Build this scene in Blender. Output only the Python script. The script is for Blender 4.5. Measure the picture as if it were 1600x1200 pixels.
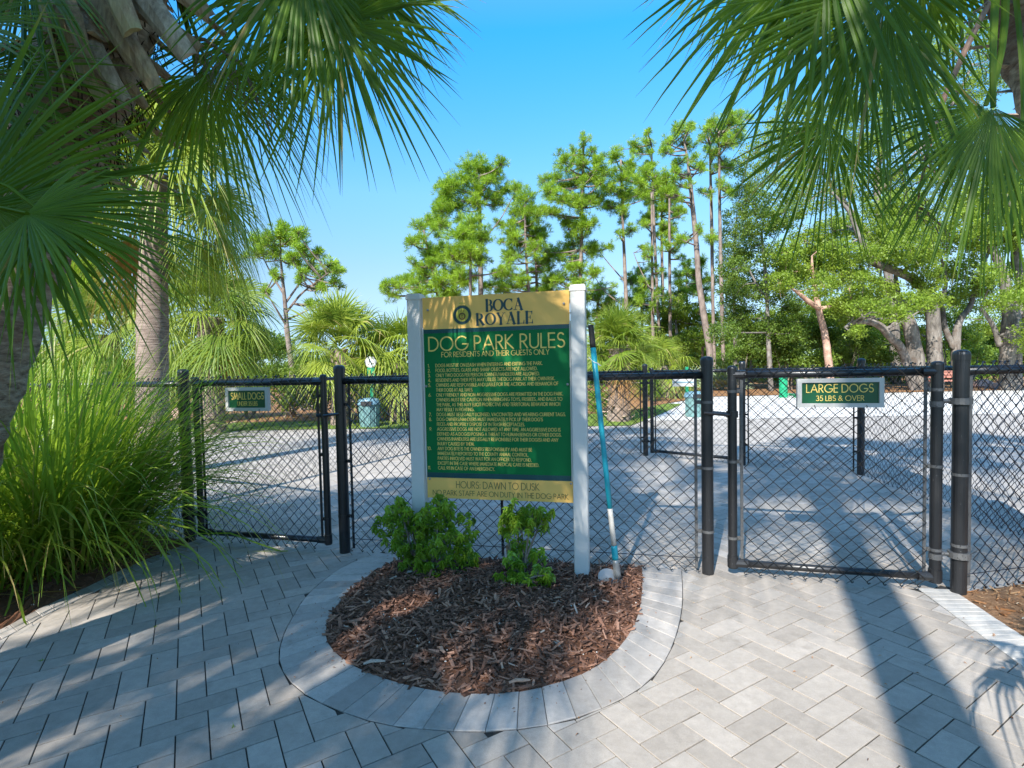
import bpy, math, random
import numpy as np
from mathutils import Vector, Matrix

sc = bpy.context.scene
for o in list(bpy.data.objects):
    bpy.data.objects.remove(o)
rnd = random.Random(7)
nrs = np.random.RandomState(11)

# ------------------------------------------------------------------ camera
FPX, PITCH, ROLL, HORIZON_Y, EYE = 830.0, 2.2, 1.15, 580.0, 1.2
_p, _r = math.radians(PITCH), math.radians(ROLL)
FWD = np.array([0, math.cos(_p), -math.sin(_p)])
_R0 = np.array([1.0, 0, 0]); _D0 = np.array([0, -math.sin(_p), -math.cos(_p)])
RGT = math.cos(_r)*_R0 + math.sin(_r)*_D0
DWN = -math.sin(_r)*_R0 + math.cos(_r)*_D0
_d = np.array([0, 1.0, 0])
CX = 800.0; CY = HORIZON_Y - FPX*(_d@DWN)/(_d@FWD)
cam_data = bpy.data.cameras.new('camera')
cam = bpy.data.objects.new('camera', cam_data)
sc.collection.objects.link(cam)
cam_data.sensor_fit = 'HORIZONTAL'; cam_data.sensor_width = 36.0
cam_data.lens = 36.0*FPX/1600.0
cam_data.shift_y = (CY-600.0)/1600.0
cam_data.clip_start = 0.05; cam_data.clip_end = 2000
cam.matrix_world = Matrix(((RGT[0], -DWN[0], -FWD[0], 0), (RGT[1], -DWN[1], -FWD[1], 0), (RGT[2], -DWN[2], -FWD[2], EYE), (0, 0, 0, 1)))
sc.camera = cam

def G(x, y, z=0.0):            # the point of the level z seen at (x, y) of the 1600 px photograph
    d = FWD + (x-CX)/FPX*RGT + (y-CY)/FPX*DWN
    t = (z-EYE)/d[2]
    return np.array([0, 0, EYE]) + t*d
def at(x, y, Y):               # the point at distance Y ahead
    d = FWD + (x-CX)/FPX*RGT + (y-CY)/FPX*DWN
    return np.array([0, 0, EYE]) + d*(Y/d[1])
def proj(P):
    v = np.asarray(P, float) - np.array([0, 0, EYE]); z = v@FWD
    if z < 0.05: return None
    return CX+FPX*(v@RGT)/z, CY+FPX*(v@DWN)/z

# ------------------------------------------------------------------ sky, sun, exposure
SUN_AZ, SUN_EL = math.radians(25.0), math.radians(36.3)     # the light travels towards +Y, 25 deg to the right
world = bpy.data.worlds.new('World'); sc.world = world; world.use_nodes = True
wn = world.node_tree; wn.nodes.clear()
sky = wn.nodes.new('ShaderNodeTexSky'); sky.sky_type = 'NISHITA'; sky.sun_disc = False
sky.sun_elevation = SUN_EL; sky.sun_rotation = math.radians(205.0)
sky.air_density = 1.0; sky.dust_density = 0.0; sky.ozone_density = 2.2; sky.altitude = 0
hs = wn.nodes.new('ShaderNodeHueSaturation'); hs.inputs['Hue'].default_value = 0.5; hs.inputs['Saturation'].default_value = 1.0; hs.inputs['Value'].default_value = 1.0
bg = wn.nodes.new('ShaderNodeBackground'); bg.inputs['Strength'].default_value = 0.15
wo = wn.nodes.new('ShaderNodeOutputWorld')
wn.links.new(sky.outputs[0], hs.inputs['Color']); tcw = wn.nodes.new('ShaderNodeTexCoord'); sx = wn.nodes.new('ShaderNodeSeparateXYZ'); wn.links.new(tcw.outputs['Generated'], sx.inputs[0])
rw = wn.nodes.new('ShaderNodeValToRGB'); wn.links.new(sx.outputs['Z'], rw.inputs[0]); el_ = rw.color_ramp.elements
while len(el_) < 6: el_.new(.5)
for e_, (p_, c_) in zip(el_, [(0.03, (.13, .175, .25)), (0.14, (.24, .255, .27)), (0.19, (.255, .29, .305)), (0.31, (.26, .40, .43)), (0.53, (.10, .50, .68)), (0.85, (.85, .88, .85))]): e_.position = p_; e_.color = (*c_, 1)
mw = wn.nodes.new('ShaderNodeMix'); mw.data_type = 'RGBA'; mw.blend_type = 'MULTIPLY'; mw.inputs[0].default_value = 1.0
wn.links.new(hs.outputs[0], mw.inputs[6]); wn.links.new(rw.outputs[0], mw.inputs[7]); wn.links.new(mw.outputs[2], bg.inputs['Color']); wn.links.new(bg.outputs[0], wo.inputs['Surface'])
sd = bpy.data.lights.new('sun', 'SUN'); sd.energy = 2.4; sd.angle = math.radians(0.55); sd.color = (1.0, 0.975, 0.925)
sun = bpy.data.objects.new('sun', sd); sc.collection.objects.link(sun)
ldir = Vector((math.sin(SUN_AZ)*math.cos(SUN_EL), math.cos(SUN_AZ)*math.cos(SUN_EL), -math.sin(SUN_EL)))
sun.rotation_euler = ldir.to_track_quat('-Z', 'Y').to_euler()
sun.location = (-6, -12, 12)
sc.view_settings.view_transform = 'Standard'; sc.view_settings.look = 'None'
sc.view_settings.exposure = 2.06; sc.view_settings.gamma = 1.0; sc.view_settings.use_curve_mapping = False
sc.render.engine = 'CYCLES'
sc.cycles.max_bounces = 10; sc.cycles.transmission_bounces = 4; sc.cycles.diffuse_bounces = 6
sc.cycles.caustics_reflective = False; sc.cycles.caustics_refractive = False
sc.cycles.use_denoising = True

# ------------------------------------------------------------------ materials
M = {}
def _mat(name):
    m = bpy.data.materials.new(name); m.use_nodes = True
    nt = m.node_tree; nt.nodes.clear()
    out = nt.nodes.new('ShaderNodeOutputMaterial')
    b = nt.nodes.new('ShaderNodeBsdfPrincipled'); nt.links.new(b.outputs[0], out.inputs['Surface'])
    M[name] = m
    return m, nt, b, out
def _noise(nt, scale, detail=4, rough=0.6, vec=None, kind='ShaderNodeTexNoise'):
    n = nt.nodes.new(kind); n.inputs['Scale'].default_value = scale
    if 'Detail' in n.inputs: n.inputs['Detail'].default_value = detail
    if 'Roughness' in n.inputs: n.inputs['Roughness'].default_value = rough
    if vec is not None: nt.links.new(vec, n.inputs['Vector'])
    return n
def _coord(nt, kind='Object', scale=None):
    t = nt.nodes.new('ShaderNodeTexCoord')
    if scale is None: return t.outputs[kind]
    mp = nt.nodes.new('ShaderNodeMapping'); mp.inputs['Scale'].default_value = scale
    nt.links.new(t.outputs[kind], mp.inputs['Vector']); return mp.outputs[0]
def _geopos(nt):
    return nt.nodes.new('ShaderNodeNewGeometry').outputs['Position']
def _ramp(nt, fac, stops):
    r = nt.nodes.new('ShaderNodeValToRGB'); nt.links.new(fac, r.inputs[0])
    e = r.color_ramp.elements
    while len(e) < len(stops): e.new(0.5)
    for k, (p, c) in enumerate(stops):
        e[k].position = p; e[k].color = (c[0], c[1], c[2], 1) if len(c) == 3 else c
    return r.outputs[0]
def _mul(nt, col, fac, lo, hi):                       # col * lerp(lo, hi, fac)
    mr = nt.nodes.new('ShaderNodeMapRange'); mr.inputs['To Min'].default_value = lo; mr.inputs['To Max'].default_value = hi
    nt.links.new(fac, mr.inputs['Value'])
    mx = nt.nodes.new('ShaderNodeVectorMath'); mx.operation = 'SCALE'
    nt.links.new(col, mx.inputs[0]); nt.links.new(mr.outputs[0], mx.inputs['Scale'])
    return mx.outputs[0]
def _mix(nt, fac, a, b):
    m = nt.nodes.new('ShaderNodeMix'); m.data_type = 'RGBA'
    if isinstance(fac, (int, float)): m.inputs[0].default_value = fac
    else: nt.links.new(fac, m.inputs[0])
    for s, v in ((m.inputs[6], a), (m.inputs[7], b)):
        if isinstance(v, tuple): s.default_value = (v[0], v[1], v[2], 1)
        else: nt.links.new(v, s)
    return m.outputs[2]
def _bump(nt, b, h, strength=0.4, dist=0.01):
    n = nt.nodes.new('ShaderNodeBump'); n.inputs['Strength'].default_value = strength; n.inputs['Distance'].default_value = dist
    nt.links.new(h, n.inputs['Height']); nt.links.new(n.outputs[0], b.inputs['Normal'])
def _attr(nt, name='tone'):
    a = nt.nodes.new('ShaderNodeAttribute'); a.attribute_name = name; return a.outputs['Fac']
def _orand(nt):
    return nt.nodes.new('ShaderNodeObjectInfo').outputs['Random']
def _rgb(nt, c):
    r = nt.nodes.new('ShaderNodeRGB'); r.outputs[0].default_value = (c[0], c[1], c[2], 1); return r.outputs[0]

def mat_leaf(name, dark, light, trans=0.35, rough=0.45, tcol=None, spec=0.35, straw=None):
    m, nt, b, out = _mat(name)
    col = _mix(nt, _attr(nt), dark, light)
    n = _noise(nt, 9, 3, vec=_geopos(nt))
    if straw:                                          # tone above 1 marks dry tips and dead blades
        mr = nt.nodes.new('ShaderNodeMapRange'); mr.inputs['From Min'].default_value = 1.05; mr.inputs['From Max'].default_value = 1.45
        nt.links.new(_attr(nt), mr.inputs['Value']); col = _mix(nt, mr.outputs[0], col, straw)
    col = _mul(nt, col, n.outputs['Fac'], 0.66, 1.34)
    nt.links.new(col, b.inputs['Base Color']); b.inputs['Roughness'].default_value = rough
    b.inputs['Specular IOR Level'].default_value = spec
    tr = nt.nodes.new('ShaderNodeBsdfTranslucent')
    tc = _mix(nt, 0.55, col, tcol or (light[0]*1.5, light[1]*1.5, light[2]*0.8))
    nt.links.new(tc, tr.inputs['Color'])
    ms = nt.nodes.new('ShaderNodeMixShader'); ms.inputs[0].default_value = trans
    nt.links.new(b.outputs[0], ms.inputs[1]); nt.links.new(tr.outputs[0], ms.inputs[2]); nt.links.new(ms.outputs[0], out.inputs['Surface'])
    return m
def mat_paver(name, c0, c1, use_obj):
    m, nt, b, out = _mat(name)
    pos = _geopos(nt)
    t = _orand(nt) if use_obj else _attr(nt)
    col = _mix(nt, t, c0, c1)
    big = _noise(nt, 2.2, 4, 0.6, pos); col = _mul(nt, col, big.outputs['Fac'], 0.8, 1.2)
    mid = _noise(nt, 24, 5, 0.7, pos); col = _mul(nt, col, mid.outputs['Fac'], 0.70, 1.30)
    fine = _noise(nt, 420, 3, 0.75, pos); col = _mul(nt, col, fine.outputs['Fac'], 0.62, 1.38)
    vor = nt.nodes.new('ShaderNodeTexVoronoi'); vor.inputs['Scale'].default_value = 130; nt.links.new(pos, vor.inputs['Vector'])
    sp = _ramp(nt, vor.outputs['Distance'], [(0.0, (1, 1, 1)), (0.11, (0, 0, 0))])
    gate = _ramp(nt, _noise(nt, 60, 1, 0.5, pos).outputs['Fac'], [(0.56, (0, 0, 0)), (0.62, (1, 1, 1))])
    mm = nt.nodes.new('ShaderNodeMath'); mm.operation = 'MULTIPLY'; nt.links.new(sp, mm.inputs[0]); nt.links.new(gate, mm.inputs[1])
    col = _mix(nt, mm.outputs[0], col, (0.62, 0.62, 0.6))
    st = _ramp(nt, _noise(nt, 5.5, 5, 0.7, pos).outputs['Fac'], [(0.56, (0, 0, 0)), (0.72, (0.42, 0.42, 0.42))])
    col = _mix(nt, st, col, (0.15, 0.13, 0.105))
    nt.links.new(col, b.inputs['Base Color']); b.inputs['Roughness'].default_value = 0.86; b.inputs['Specular IOR Level'].default_value = 0.25
    _bump(nt, b, fine.outputs['Fac'], 0.35, 0.0025)
mat_paver('paver', (0.305, 0.262, 0.218), (0.395, 0.342, 0.288), True)
mat_paver('paver_run', (0.32, 0.285, 0.245), (0.43, 0.382, 0.332), False)
mat_paver('border_paver', (0.31, 0.275, 0.24), (0.47, 0.42, 0.37), True)
mat_paver('pale_border', (0.46, 0.42, 0.37), (0.54, 0.50, 0.44), True)

m, nt, b, out = _mat('joint_sand')
n = _noise(nt, 90, 4, vec=_geopos(nt)); n2 = _noise(nt, 3.0, 3, vec=_geopos(nt))
c = _ramp(nt, n.outputs['Fac'], [(0.3, (0.018, 0.015, 0.012)), (0.7, (0.05, 0.043, 0.034))])
mossy = _ramp(nt, n2.outputs['Fac'], [(0.56, (0, 0, 0)), (0.68, (0.6, 0.6, 0.6))])
c = _mix(nt, mossy, c, (0.03, 0.04, 0.012))
nt.links.new(c, b.inputs['Base Color']); b.inputs['Roughness'].default_value = 1.0

m, nt, b, out = _mat('far_pavement')
pos = _geopos(nt)
br = nt.nodes.new('ShaderNodeTexBrick'); mp = nt.nodes.new('ShaderNodeMapping'); mp.inputs['Rotation'].default_value = (0, 0, math.radians(31.5))
nt.links.new(pos, mp.inputs['Vector']); nt.links.new(mp.outputs[0], br.inputs['Vector'])
br.inputs['Scale'].default_value = 1; br.inputs['Brick Width'].default_value = 0.2; br.inputs['Row Height'].default_value = 0.1; br.inputs['Mortar Size'].default_value = 0.004
br.inputs['Color1'].default_value = (0.60, 0.56, 0.50, 1); br.inputs['Color2'].default_value = (0.70, 0.65, 0.58, 1); br.inputs['Mortar'].default_value = (0.25, 0.24, 0.22, 1)
c = _mul(nt, br.outputs['Color'], _noise(nt, 1.4, 5, 0.65, pos).outputs['Fac'], 0.78, 1.22)
nt.links.new(c, b.inputs['Base Color']); b.inputs['Roughness'].default_value = 0.9

def mat_ground(name, stops, s1=6, s2=60, bump=0.5):
    m, nt, b, out = _mat(name); pos = _geopos(nt)
    n = _noise(nt, s2, 6, 0.7, pos); k = _noise(nt, s1, 4, 0.6, pos)
    c = _ramp(nt, n.outputs['Fac'], stops); c = _mul(nt, c, k.outputs['Fac'], 0.6, 1.4)
    nt.links.new(c, b.inputs['Base Color']); b.inputs['Roughness'].default_value = 0.95; b.inputs['Specular IOR Level'].default_value = 0.15
    _bump(nt, b, n.outputs['Fac'], bump, 0.02)
mat_ground('mulch_soil', [(0.3, (0.10, 0.045, 0.026)), (0.7, (0.24, 0.115, 0.066))], 8, 110)
mat_ground('leaf_litter', [(0.3, (0.12, 0.06, 0.03)), (0.6, (0.3, 0.17, 0.09)), (0.75, (0.42, 0.3, 0.18))], 4, 60)
mat_ground('pine_straw', [(0.3, (0.16, 0.075, 0.03)), (0.7, (0.38, 0.2, 0.09))], 3, 30)
mat_ground('lawn', [(0.3, (0.09, 0.14, 0.02)), (0.7, (0.2, 0.27, 0.05))], 2.0, 40)
mat_ground('terrain', [(0.3, (0.07, 0.09, 0.025)), (0.7, (0.17, 0.16, 0.06))], 0.3, 6)

def mat_chip(name, stops):
    m, nt, b, out = _mat(name)
    c = _ramp(nt, _attr(nt), stops)
    n = _noise(nt, 60, 4, 0.7, _geopos(nt)); c = _mul(nt, c, n.outputs['Fac'], 0.55, 1.45)
    nt.links.new(c, b.inputs['Base Color']); b.inputs['Roughness'].default_value = 0.85; b.inputs['Specular IOR Level'].default_value = 0.25
    _bump(nt, b, n.outputs['Fac'], 0.6, 0.004)
mat_chip('bark_chip', [(0.0, (0.085, 0.042, 0.027)), (0.45, (0.26, 0.13, 0.082)), (0.8, (0.42, 0.225, 0.145)), (0.94, (0.5, 0.33, 0.23)), (1.0, (0.42, 0.36, 0.3))])
mat_chip('dry_leaf', [(0.0, (0.12, 0.05, 0.02)), (0.5, (0.36, 0.17, 0.07)), (0.9, (0.5, 0.33, 0.18)), (1.0, (0.6, 0.52, 0.4))])

def mat_bark(name, c0, c1, sx=14, sz=60, bump=0.9, c2=None, ring=False):
    m, nt, b, out = _mat(name)
    v = _coord(nt, 'Object', (sx, sx, sz))
    n = _noise(nt, 1.0, 6, 0.7, v)
    k = _noise(nt, 3.0, 4, 0.6, _coord(nt, 'Object', (1, 1, 1)))
    c = _ramp(nt, n.outputs['Fac'], [(0.32, c0), (0.62, c1)])
    if c2: c = _mix(nt, _ramp(nt, k.outputs['Fac'], [(0.5, (0, 0, 0)), (0.66, (0.75, 0.75, 0.75))]), c, c2)
    c = _mul(nt, c, k.outputs['Fac'], 0.75, 1.25)
    nt.links.new(c, b.inputs['Base Color']); b.inputs['Roughness'].default_value = 0.92; b.inputs['Specular IOR Level'].default_value = 0.2
    _bump(nt, b, n.outputs['Fac'], bump, 0.02)
mat_bark('palm_trunk', (0.10, 0.072, 0.056), (0.36, 0.275, 0.225), 7, 60, 0.9)
mat_bark('palm_trunk_dark', (0.13, 0.085, 0.055), (0.52, 0.41, 0.30), 14, 42, 1.0, (0.22, 0.10, 0.06))
mat_bark('palm_boot', (0.22, 0.13, 0.08), (0.52, 0.36, 0.22), 40, 6, 0.5, (0.4, 0.33, 0.16))
mat_bark('palm_boot_grey', (0.24, 0.175, 0.125), (0.58, 0.45, 0.33), 30, 8, 0.6)
mat_bark('fiber', (0.02, 0.012, 0.008), (0.12, 0.06, 0.035), 60, 30, 1.0)
mat_bark('pine_bark', (0.10, 0.075, 0.062), (0.27, 0.21, 0.175), 5, 2.5, 0.8)
mat_bark('oak_bark', (0.06, 0.052, 0.045), (0.26, 0.23, 0.20), 6, 1.6, 1.0, (0.10, 0.072, 0.055))
mat_bark('red_bark', (0.24, 0.13, 0.09), (0.5, 0.33, 0.25), 3.0, 3.0, 0.7)
mat_bark('twig', (0.14, 0.11, 0.08), (0.3, 0.24, 0.18), 30, 30, 0.3)

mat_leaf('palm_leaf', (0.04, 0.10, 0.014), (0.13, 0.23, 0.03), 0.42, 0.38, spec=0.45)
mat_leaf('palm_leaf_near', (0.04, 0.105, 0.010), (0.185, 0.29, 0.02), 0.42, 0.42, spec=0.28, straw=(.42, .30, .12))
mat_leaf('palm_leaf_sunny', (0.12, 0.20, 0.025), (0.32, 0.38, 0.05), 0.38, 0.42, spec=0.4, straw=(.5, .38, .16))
mat_leaf('palm_leaf_grey', (0.17, 0.23, 0.12), (0.36, 0.42, 0.24), 0.25, 0.5)
mat_leaf('palm_leaf_dead', (0.33, 0.15, 0.05), (0.52, 0.30, 0.12), 0.3, 0.7)
mat_leaf('pine_needle', (0.08, 0.17, 0.012), (0.33, 0.48, 0.035), 0.35, 0.5)
mat_leaf('oak_leaf', (0.085, 0.14, 0.012), (0.27, 0.37, 0.045), 0.45, 0.45)
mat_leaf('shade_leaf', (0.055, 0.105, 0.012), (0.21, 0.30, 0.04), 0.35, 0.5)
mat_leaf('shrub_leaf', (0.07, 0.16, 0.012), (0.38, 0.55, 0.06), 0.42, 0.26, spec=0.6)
mat_leaf('grass_blade', (0.075, 0.18, 0.015), (0.32, 0.44, 0.055), 0.48, 0.4, spec=0.45, straw=(.46, .34, .14))
mat_leaf('grass_base', (0.16, 0.11, 0.03), (0.38, 0.28, 0.08), 0.35, 0.6)
mat_leaf('lawn_blade', (0.10, 0.17, 0.02), (0.24, 0.34, 0.05), 0.4, 0.6)
mat_leaf('palmetto', (0.07, 0.15, 0.015), (0.22, 0.36, 0.04), 0.35, 0.42)

def mat_plain(name, c, rough=0.5, metal=0.0, spec=0.5, wear=None, wearpos=0.62, bump=0.0, var=0.12, scale=20):
    m, nt, b, out = _mat(name); pos = _geopos(nt)
    n = _noise(nt, scale, 5, 0.65, pos)
    col = _mul(nt, _rgb(nt, c), n.outputs['Fac'], 1-var, 1+var)
    if wear:
        w = _noise(nt, 85, 6, 0.72, pos)
        f = _ramp(nt, w.outputs['Fac'], [(wearpos, (0, 0, 0)), (wearpos+0.03, (0.85, 0.85, 0.85))])
        col = _mix(nt, f, col, wear)
    nt.links.new(col, b.inputs['Base Color']); b.inputs['Roughness'].default_value = rough; b.inputs['Metallic'].default_value = metal
    b.inputs['Specular IOR Level'].default_value = spec
    if bump: _bump(nt, b, n.outputs['Fac'], bump, 0.003)
mat_plain('black_vinyl', (0.012, 0.013, 0.015), 0.32, spec=0.6, wear=(0.16, 0.155, 0.15), wearpos=0.76)
mat_plain('worn_black', (0.016, 0.016, 0.017), 0.38, spec=0.6, wear=(0.35, 0.345, 0.34), wearpos=0.66)
mat_plain('wire', (0.014, 0.015, 0.017), 0.3, spec=0.75)
mat_plain('galv', (0.14, 0.137, 0.133), 0.55, metal=0.4, wear=(0.02, 0.02, 0.02), wearpos=0.58)
mat_plain('sign_post', (0.68, 0.65, 0.60), 0.5, spec=0.3, var=0.05, bump=0.04)
mat_plain('sign_green', (0.002, 0.16, 0.042), 0.5, spec=0.2, var=0.06, scale=4)
mat_plain('sign_teal', (0.006, 0.068, 0.075), 0.3, var=0.04)
mat_plain('sign_gold', (0.95, 0.55, 0.145), 0.5, spec=0.2, var=0.06, scale=5)
mat_plain('gold_print', (0.85, 0.62, 0.16), 0.5, spec=0.2, var=0.05)
mat_plain('navy_print', (0.012, 0.055, 0.062), 0.4, var=0.05)
mat_plain('olive_print', (0.10, 0.095, 0.03), 0.45, var=0.05)
mat_plain('brown_print', (0.13, 0.075, 0.015), 0.4, var=0.05)
mat_plain('emblem_gold', (0.55, 0.46, 0.06), 0.35, var=0.05)
mat_plain('gate_sign_green', (0.008, 0.085, 0.035), 0.3, var=0.06)
mat_plain('gate_sign_frame', (0.52, 0.50, 0.46), 0.5, var=0.04)
mat_plain('steel', (0.36, 0.35, 0.34), 0.5, metal=0.4, spec=.3)
mat_plain('shovel_teal', (0.012, 0.28, 0.36), 0.36, spec=0.5, wear=(0.5, 0.52, 0.5), wearpos=0.71)
mat_plain('shovel_white', (0.42, 0.40, 0.36), 0.5, wear=(0.2, 0.18, 0.15), wearpos=0.6)
mat_plain('shovel_grey', (0.28, 0.28, 0.27), 0.45, metal=0.5, wear=(0.4, 0.38, 0.33), wearpos=0.55)
mat_plain('rubber', (0.02, 0.018, 0.016), 0.7)
mat_plain('string', (0.7, 0.72, 0.7), 0.6)
mat_plain('bin', (0.13, 0.24, 0.235), 0.42, var=0.1, scale=6)
mat_plain('bin_lid', (0.15, 0.27, 0.33), 0.35)
mat_plain('station_green', (0.01, 0.22, 0.10), 0.4)
mat_plain('white_panel', (0.75, 0.75, 0.72), 0.4)
mat_plain('black_print', (0.02, 0.02, 0.02), 0.5)
mat_plain('pink_rock', (0.5, 0.3, 0.25), 0.7)
mat_plain('red_paint', (0.36, 0.14, 0.10), 0.45)
mat_plain('grey_vehicle', (0.3, 0.28, 0.25), 0.3, metal=0.3)
mat_plain('glass', (0.03, 0.035, 0.04), 0.08, spec=0.8)
mat_plain('hydrant_green', (0.01, 0.27, 0.12), 0.4)
mat_plain('pebble', (0.55, 0.5, 0.44), 0.8)

# ------------------------------------------------------------------ mesh builder and scene helpers
class MB:
    def __init__(s): s.V = []; s.L = []; s.T = []; s.tone = []; s.n = 0
    def add(s, v, faces, tone=0.5):
        v = np.asarray(v, float).reshape(-1, 3)
        if isinstance(faces, np.ndarray):
            s.L.append((faces+s.n).ravel()); s.T.append(np.full(len(faces), faces.shape[1]))
        else:
            for f in faces:
                s.L.append(np.asarray(f)+s.n); s.T.append(np.array([len(f)]))
        s.V.append(v)
        t = np.asarray(tone, float); s.tone.append(np.full(len(v), float(t)) if t.ndim == 0 else t.ravel())
        s.n += len(v)
    def mesh(s, name, mat, origin=(0, 0, 0), smooth=False):
        me = bpy.data.meshes.new(name)
        if s.n:
            V = np.concatenate(s.V)-np.asarray(origin, float); L = np.concatenate(s.L).astype(np.int32); T = np.concatenate(s.T).astype(np.int32)
            me.vertices.add(len(V)); me.vertices.foreach_set('co', V.astype(np.float32).ravel())
            me.loops.add(len(L)); me.loops.foreach_set('vertex_index', L)
            me.polygons.add(len(T)); st = np.zeros(len(T), np.int32); st[1:] = np.cumsum(T)[:-1]
            me.polygons.foreach_set('loop_start', st); me.polygons.foreach_set('loop_total', T)
            me.polygons.foreach_set('use_smooth', np.full(len(T), bool(smooth)))
            a = me.attributes.new('tone', 'FLOAT', 'POINT'); a.data.foreach_set('value', np.concatenate(s.tone).astype(np.float32))
            me.update(calc_edges=True)
        for q in (mat if isinstance(mat, (list, tuple)) else [mat]): me.materials.append(M[q])
        return me
    def build(s, name, mat, parent=None, smooth=False, origin=None):
        if origin is None: origin = tuple(parent['_o']) if parent is not None else (0, 0, 0)
        o = bpy.data.objects.new(name, s.mesh(name, mat, origin, smooth)); sc.collection.objects.link(o)
        o['_o'] = [float(q) for q in origin]
        if parent is not None: o.parent = parent
        else: o.location = origin
        return o
def tag(o, label=None, cat=None, group=None, kind=None):
    if label: o['label'] = label
    if cat: o['category'] = cat
    if group: o['group'] = group
    if kind: o['kind'] = kind
    return o
def thing(name, label, cat, loc, group=None):
    o = bpy.data.objects.new(name, None); o.empty_display_size = 0.2
    sc.collection.objects.link(o); o.location = tuple(float(q) for q in loc); o['_o'] = [float(q) for q in loc]
    return tag(o, label, cat, group)
def unit(v):
    v = np.asarray(v, float); return v/(np.linalg.norm(v)+1e-12)
def tube(mb, pts, radii, n=8, cap=True, tone=0.5, flat=1.0, rough=0.0, dome=False):
    pts = np.asarray(pts, float); k = len(pts)
    radii = np.full(k, radii, float) if np.isscalar(radii) else np.asarray(radii, float)
    if dome:
        d = unit(pts[-1]-pts[-2]); r = radii[-1]
        ex = [(0.35, 0.93), (0.6, 0.75), (0.78, 0.4)]
        pts = np.vstack([pts]+[pts[-1]+d*r*a*0.8 for a, _ in ex]); radii = np.concatenate([radii, [r*b for _, b in ex]]); k = len(pts)
    t = np.gradient(pts, axis=0); t /= np.linalg.norm(t, axis=1)[:, None]+1e-12
    a = np.array([0, 0, 1.0]) if abs(t[0][2]) < 0.9 else np.array([0, 1.0, 0])
    u = unit(np.cross(a, t[0])); ang = np.arange(n)*2*math.pi/n; rings = []
    for i in range(k):
        u = unit(u - t[i]*(u@t[i])); w = np.cross(t[i], u)
        rr = radii[i]*(1+(rough*(nrs.rand(n)-0.5) if rough else 0))
        rings.append(pts[i] + (np.cos(ang)*rr)[:, None]*u + (np.sin(ang)*rr*flat)[:, None]*w)
    v = np.vstack(rings); i0 = np.arange(n); i1 = (i0+1) % n
    F = np.vstack([np.stack([j*n+i0, j*n+i1, (j+1)*n+i1, (j+1)*n+i0], 1) for j in range(k-1)])
    mb.add(v, F, tone)
    if cap:
        mb.L += [np.arange(n)[::-1]+mb.n-len(v), np.arange(n)+mb.n-n]; mb.T += [np.array([n]), np.array([n])]
def box(mb, c, u, v, w, tone=0.5):              # centre and three half-axes
    c, u, v, w = (np.asarray(q, float) for q in (c, u, v, w))
    P = [c+a*u+b_*v+d*w for d in (-1, 1) for b_ in (-1, 1) for a in (-1, 1)]
    mb.add(P, np.array([[0, 2, 3, 1], [4, 5, 7, 6], [0, 1, 5, 4], [2, 6, 7, 3], [0, 4, 6, 2], [1, 3, 7, 5]]), tone)
def offset_poly(P, d):
    P = np.asarray(P, float); n = len(P); out = []
    for i in range(n):
        e0 = unit(P[i]-P[i-1]); e1 = unit(P[(i+1) % n]-P[i])
        n0 = np.array([-e0[1], e0[0]]); n1 = np.array([-e1[1], e1[0]])
        b_ = n0+n1; q = b_@n0
        out.append(P[i] + b_*(d/max(q, 0.35)))
    return np.array(out)
def area(P):
    P = np.asarray(P); x, y = P[:, 0], P[:, 1]
    return 0.5*np.sum(x*np.roll(y, -1)-np.roll(x, -1)*y)
def slab(mb, P, z1=0.0, thick=0.03, gap=0.0022, ch=0.0009, tone=0.5):     # counter-clockwise outline
    P = np.asarray(P, float)
    if area(P) < 0: P = P[::-1]
    n = len(P); A = offset_poly(P, gap); B = offset_poly(P, gap+ch)
    v = np.vstack([np.c_[A, np.full(n, z1-thick)], np.c_[A, np.full(n, z1-ch)], np.c_[B, np.full(n, z1)]])
    i0 = np.arange(n); i1 = (i0+1) % n
    F = [list(q) for q in np.vstack([np.stack([i0, i1, n+i1, n+i0], 1), np.stack([n+i0, n+i1, 2*n+i1, 2*n+i0], 1)])]
    F.append(list(2*n+i0)); mb.add(v, F, tone)
def clip_half(P, q, nrm):                        # keep the side (p-q).nrm >= 0
    out = []
    for i in range(len(P)):
        a, b_ = P[i], P[(i+1) % len(P)]; da, db = (a-q)@nrm, (b_-q)@nrm
        if da >= 0: out.append(a)
        if (da >= 0) != (db >= 0): out.append(a+(b_-a)*da/(da-db))
    return np.array(out)
def smooth_line(P, n=60):                        # Catmull-Rom through the points, resampled evenly
    P = np.asarray(P, float); Q = []
    E = np.vstack([2*P[0]-P[1], P, 2*P[-1]-P[-2]])
    for i in range(1, len(E)-2):
        for t in np.linspace(0, 1, 12, endpoint=False):
            a, b_, c, d = E[i-1], E[i], E[i+1], E[i+2]
            Q.append(0.5*((2*b_)+(-a+c)*t+(2*a-5*b_+4*c-d)*t*t+(-a+3*b_-3*c+d)*t**3))
    Q.append(P[-1]); Q = np.array(Q)
    s = np.r_[0, np.cumsum(np.linalg.norm(np.diff(Q, axis=0), axis=1))]
    u = np.linspace(0, s[-1], n)
    return np.stack([np.interp(u, s, Q[:, k]) for k in range(Q.shape[1])], 1)
def inside(poly, p):
    x, y = p[0], p[1]; X, Y = poly[:, 0], poly[:, 1]; X2, Y2 = np.roll(X, -1), np.roll(Y, -1)
    c = ((Y > y) != (Y2 > y)); xi = (X2-X)*(y-Y)/np.where(Y2 == Y, 1e-9, Y2-Y)+X
    return int(np.sum(c & (x < xi))) % 2 == 1
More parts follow.
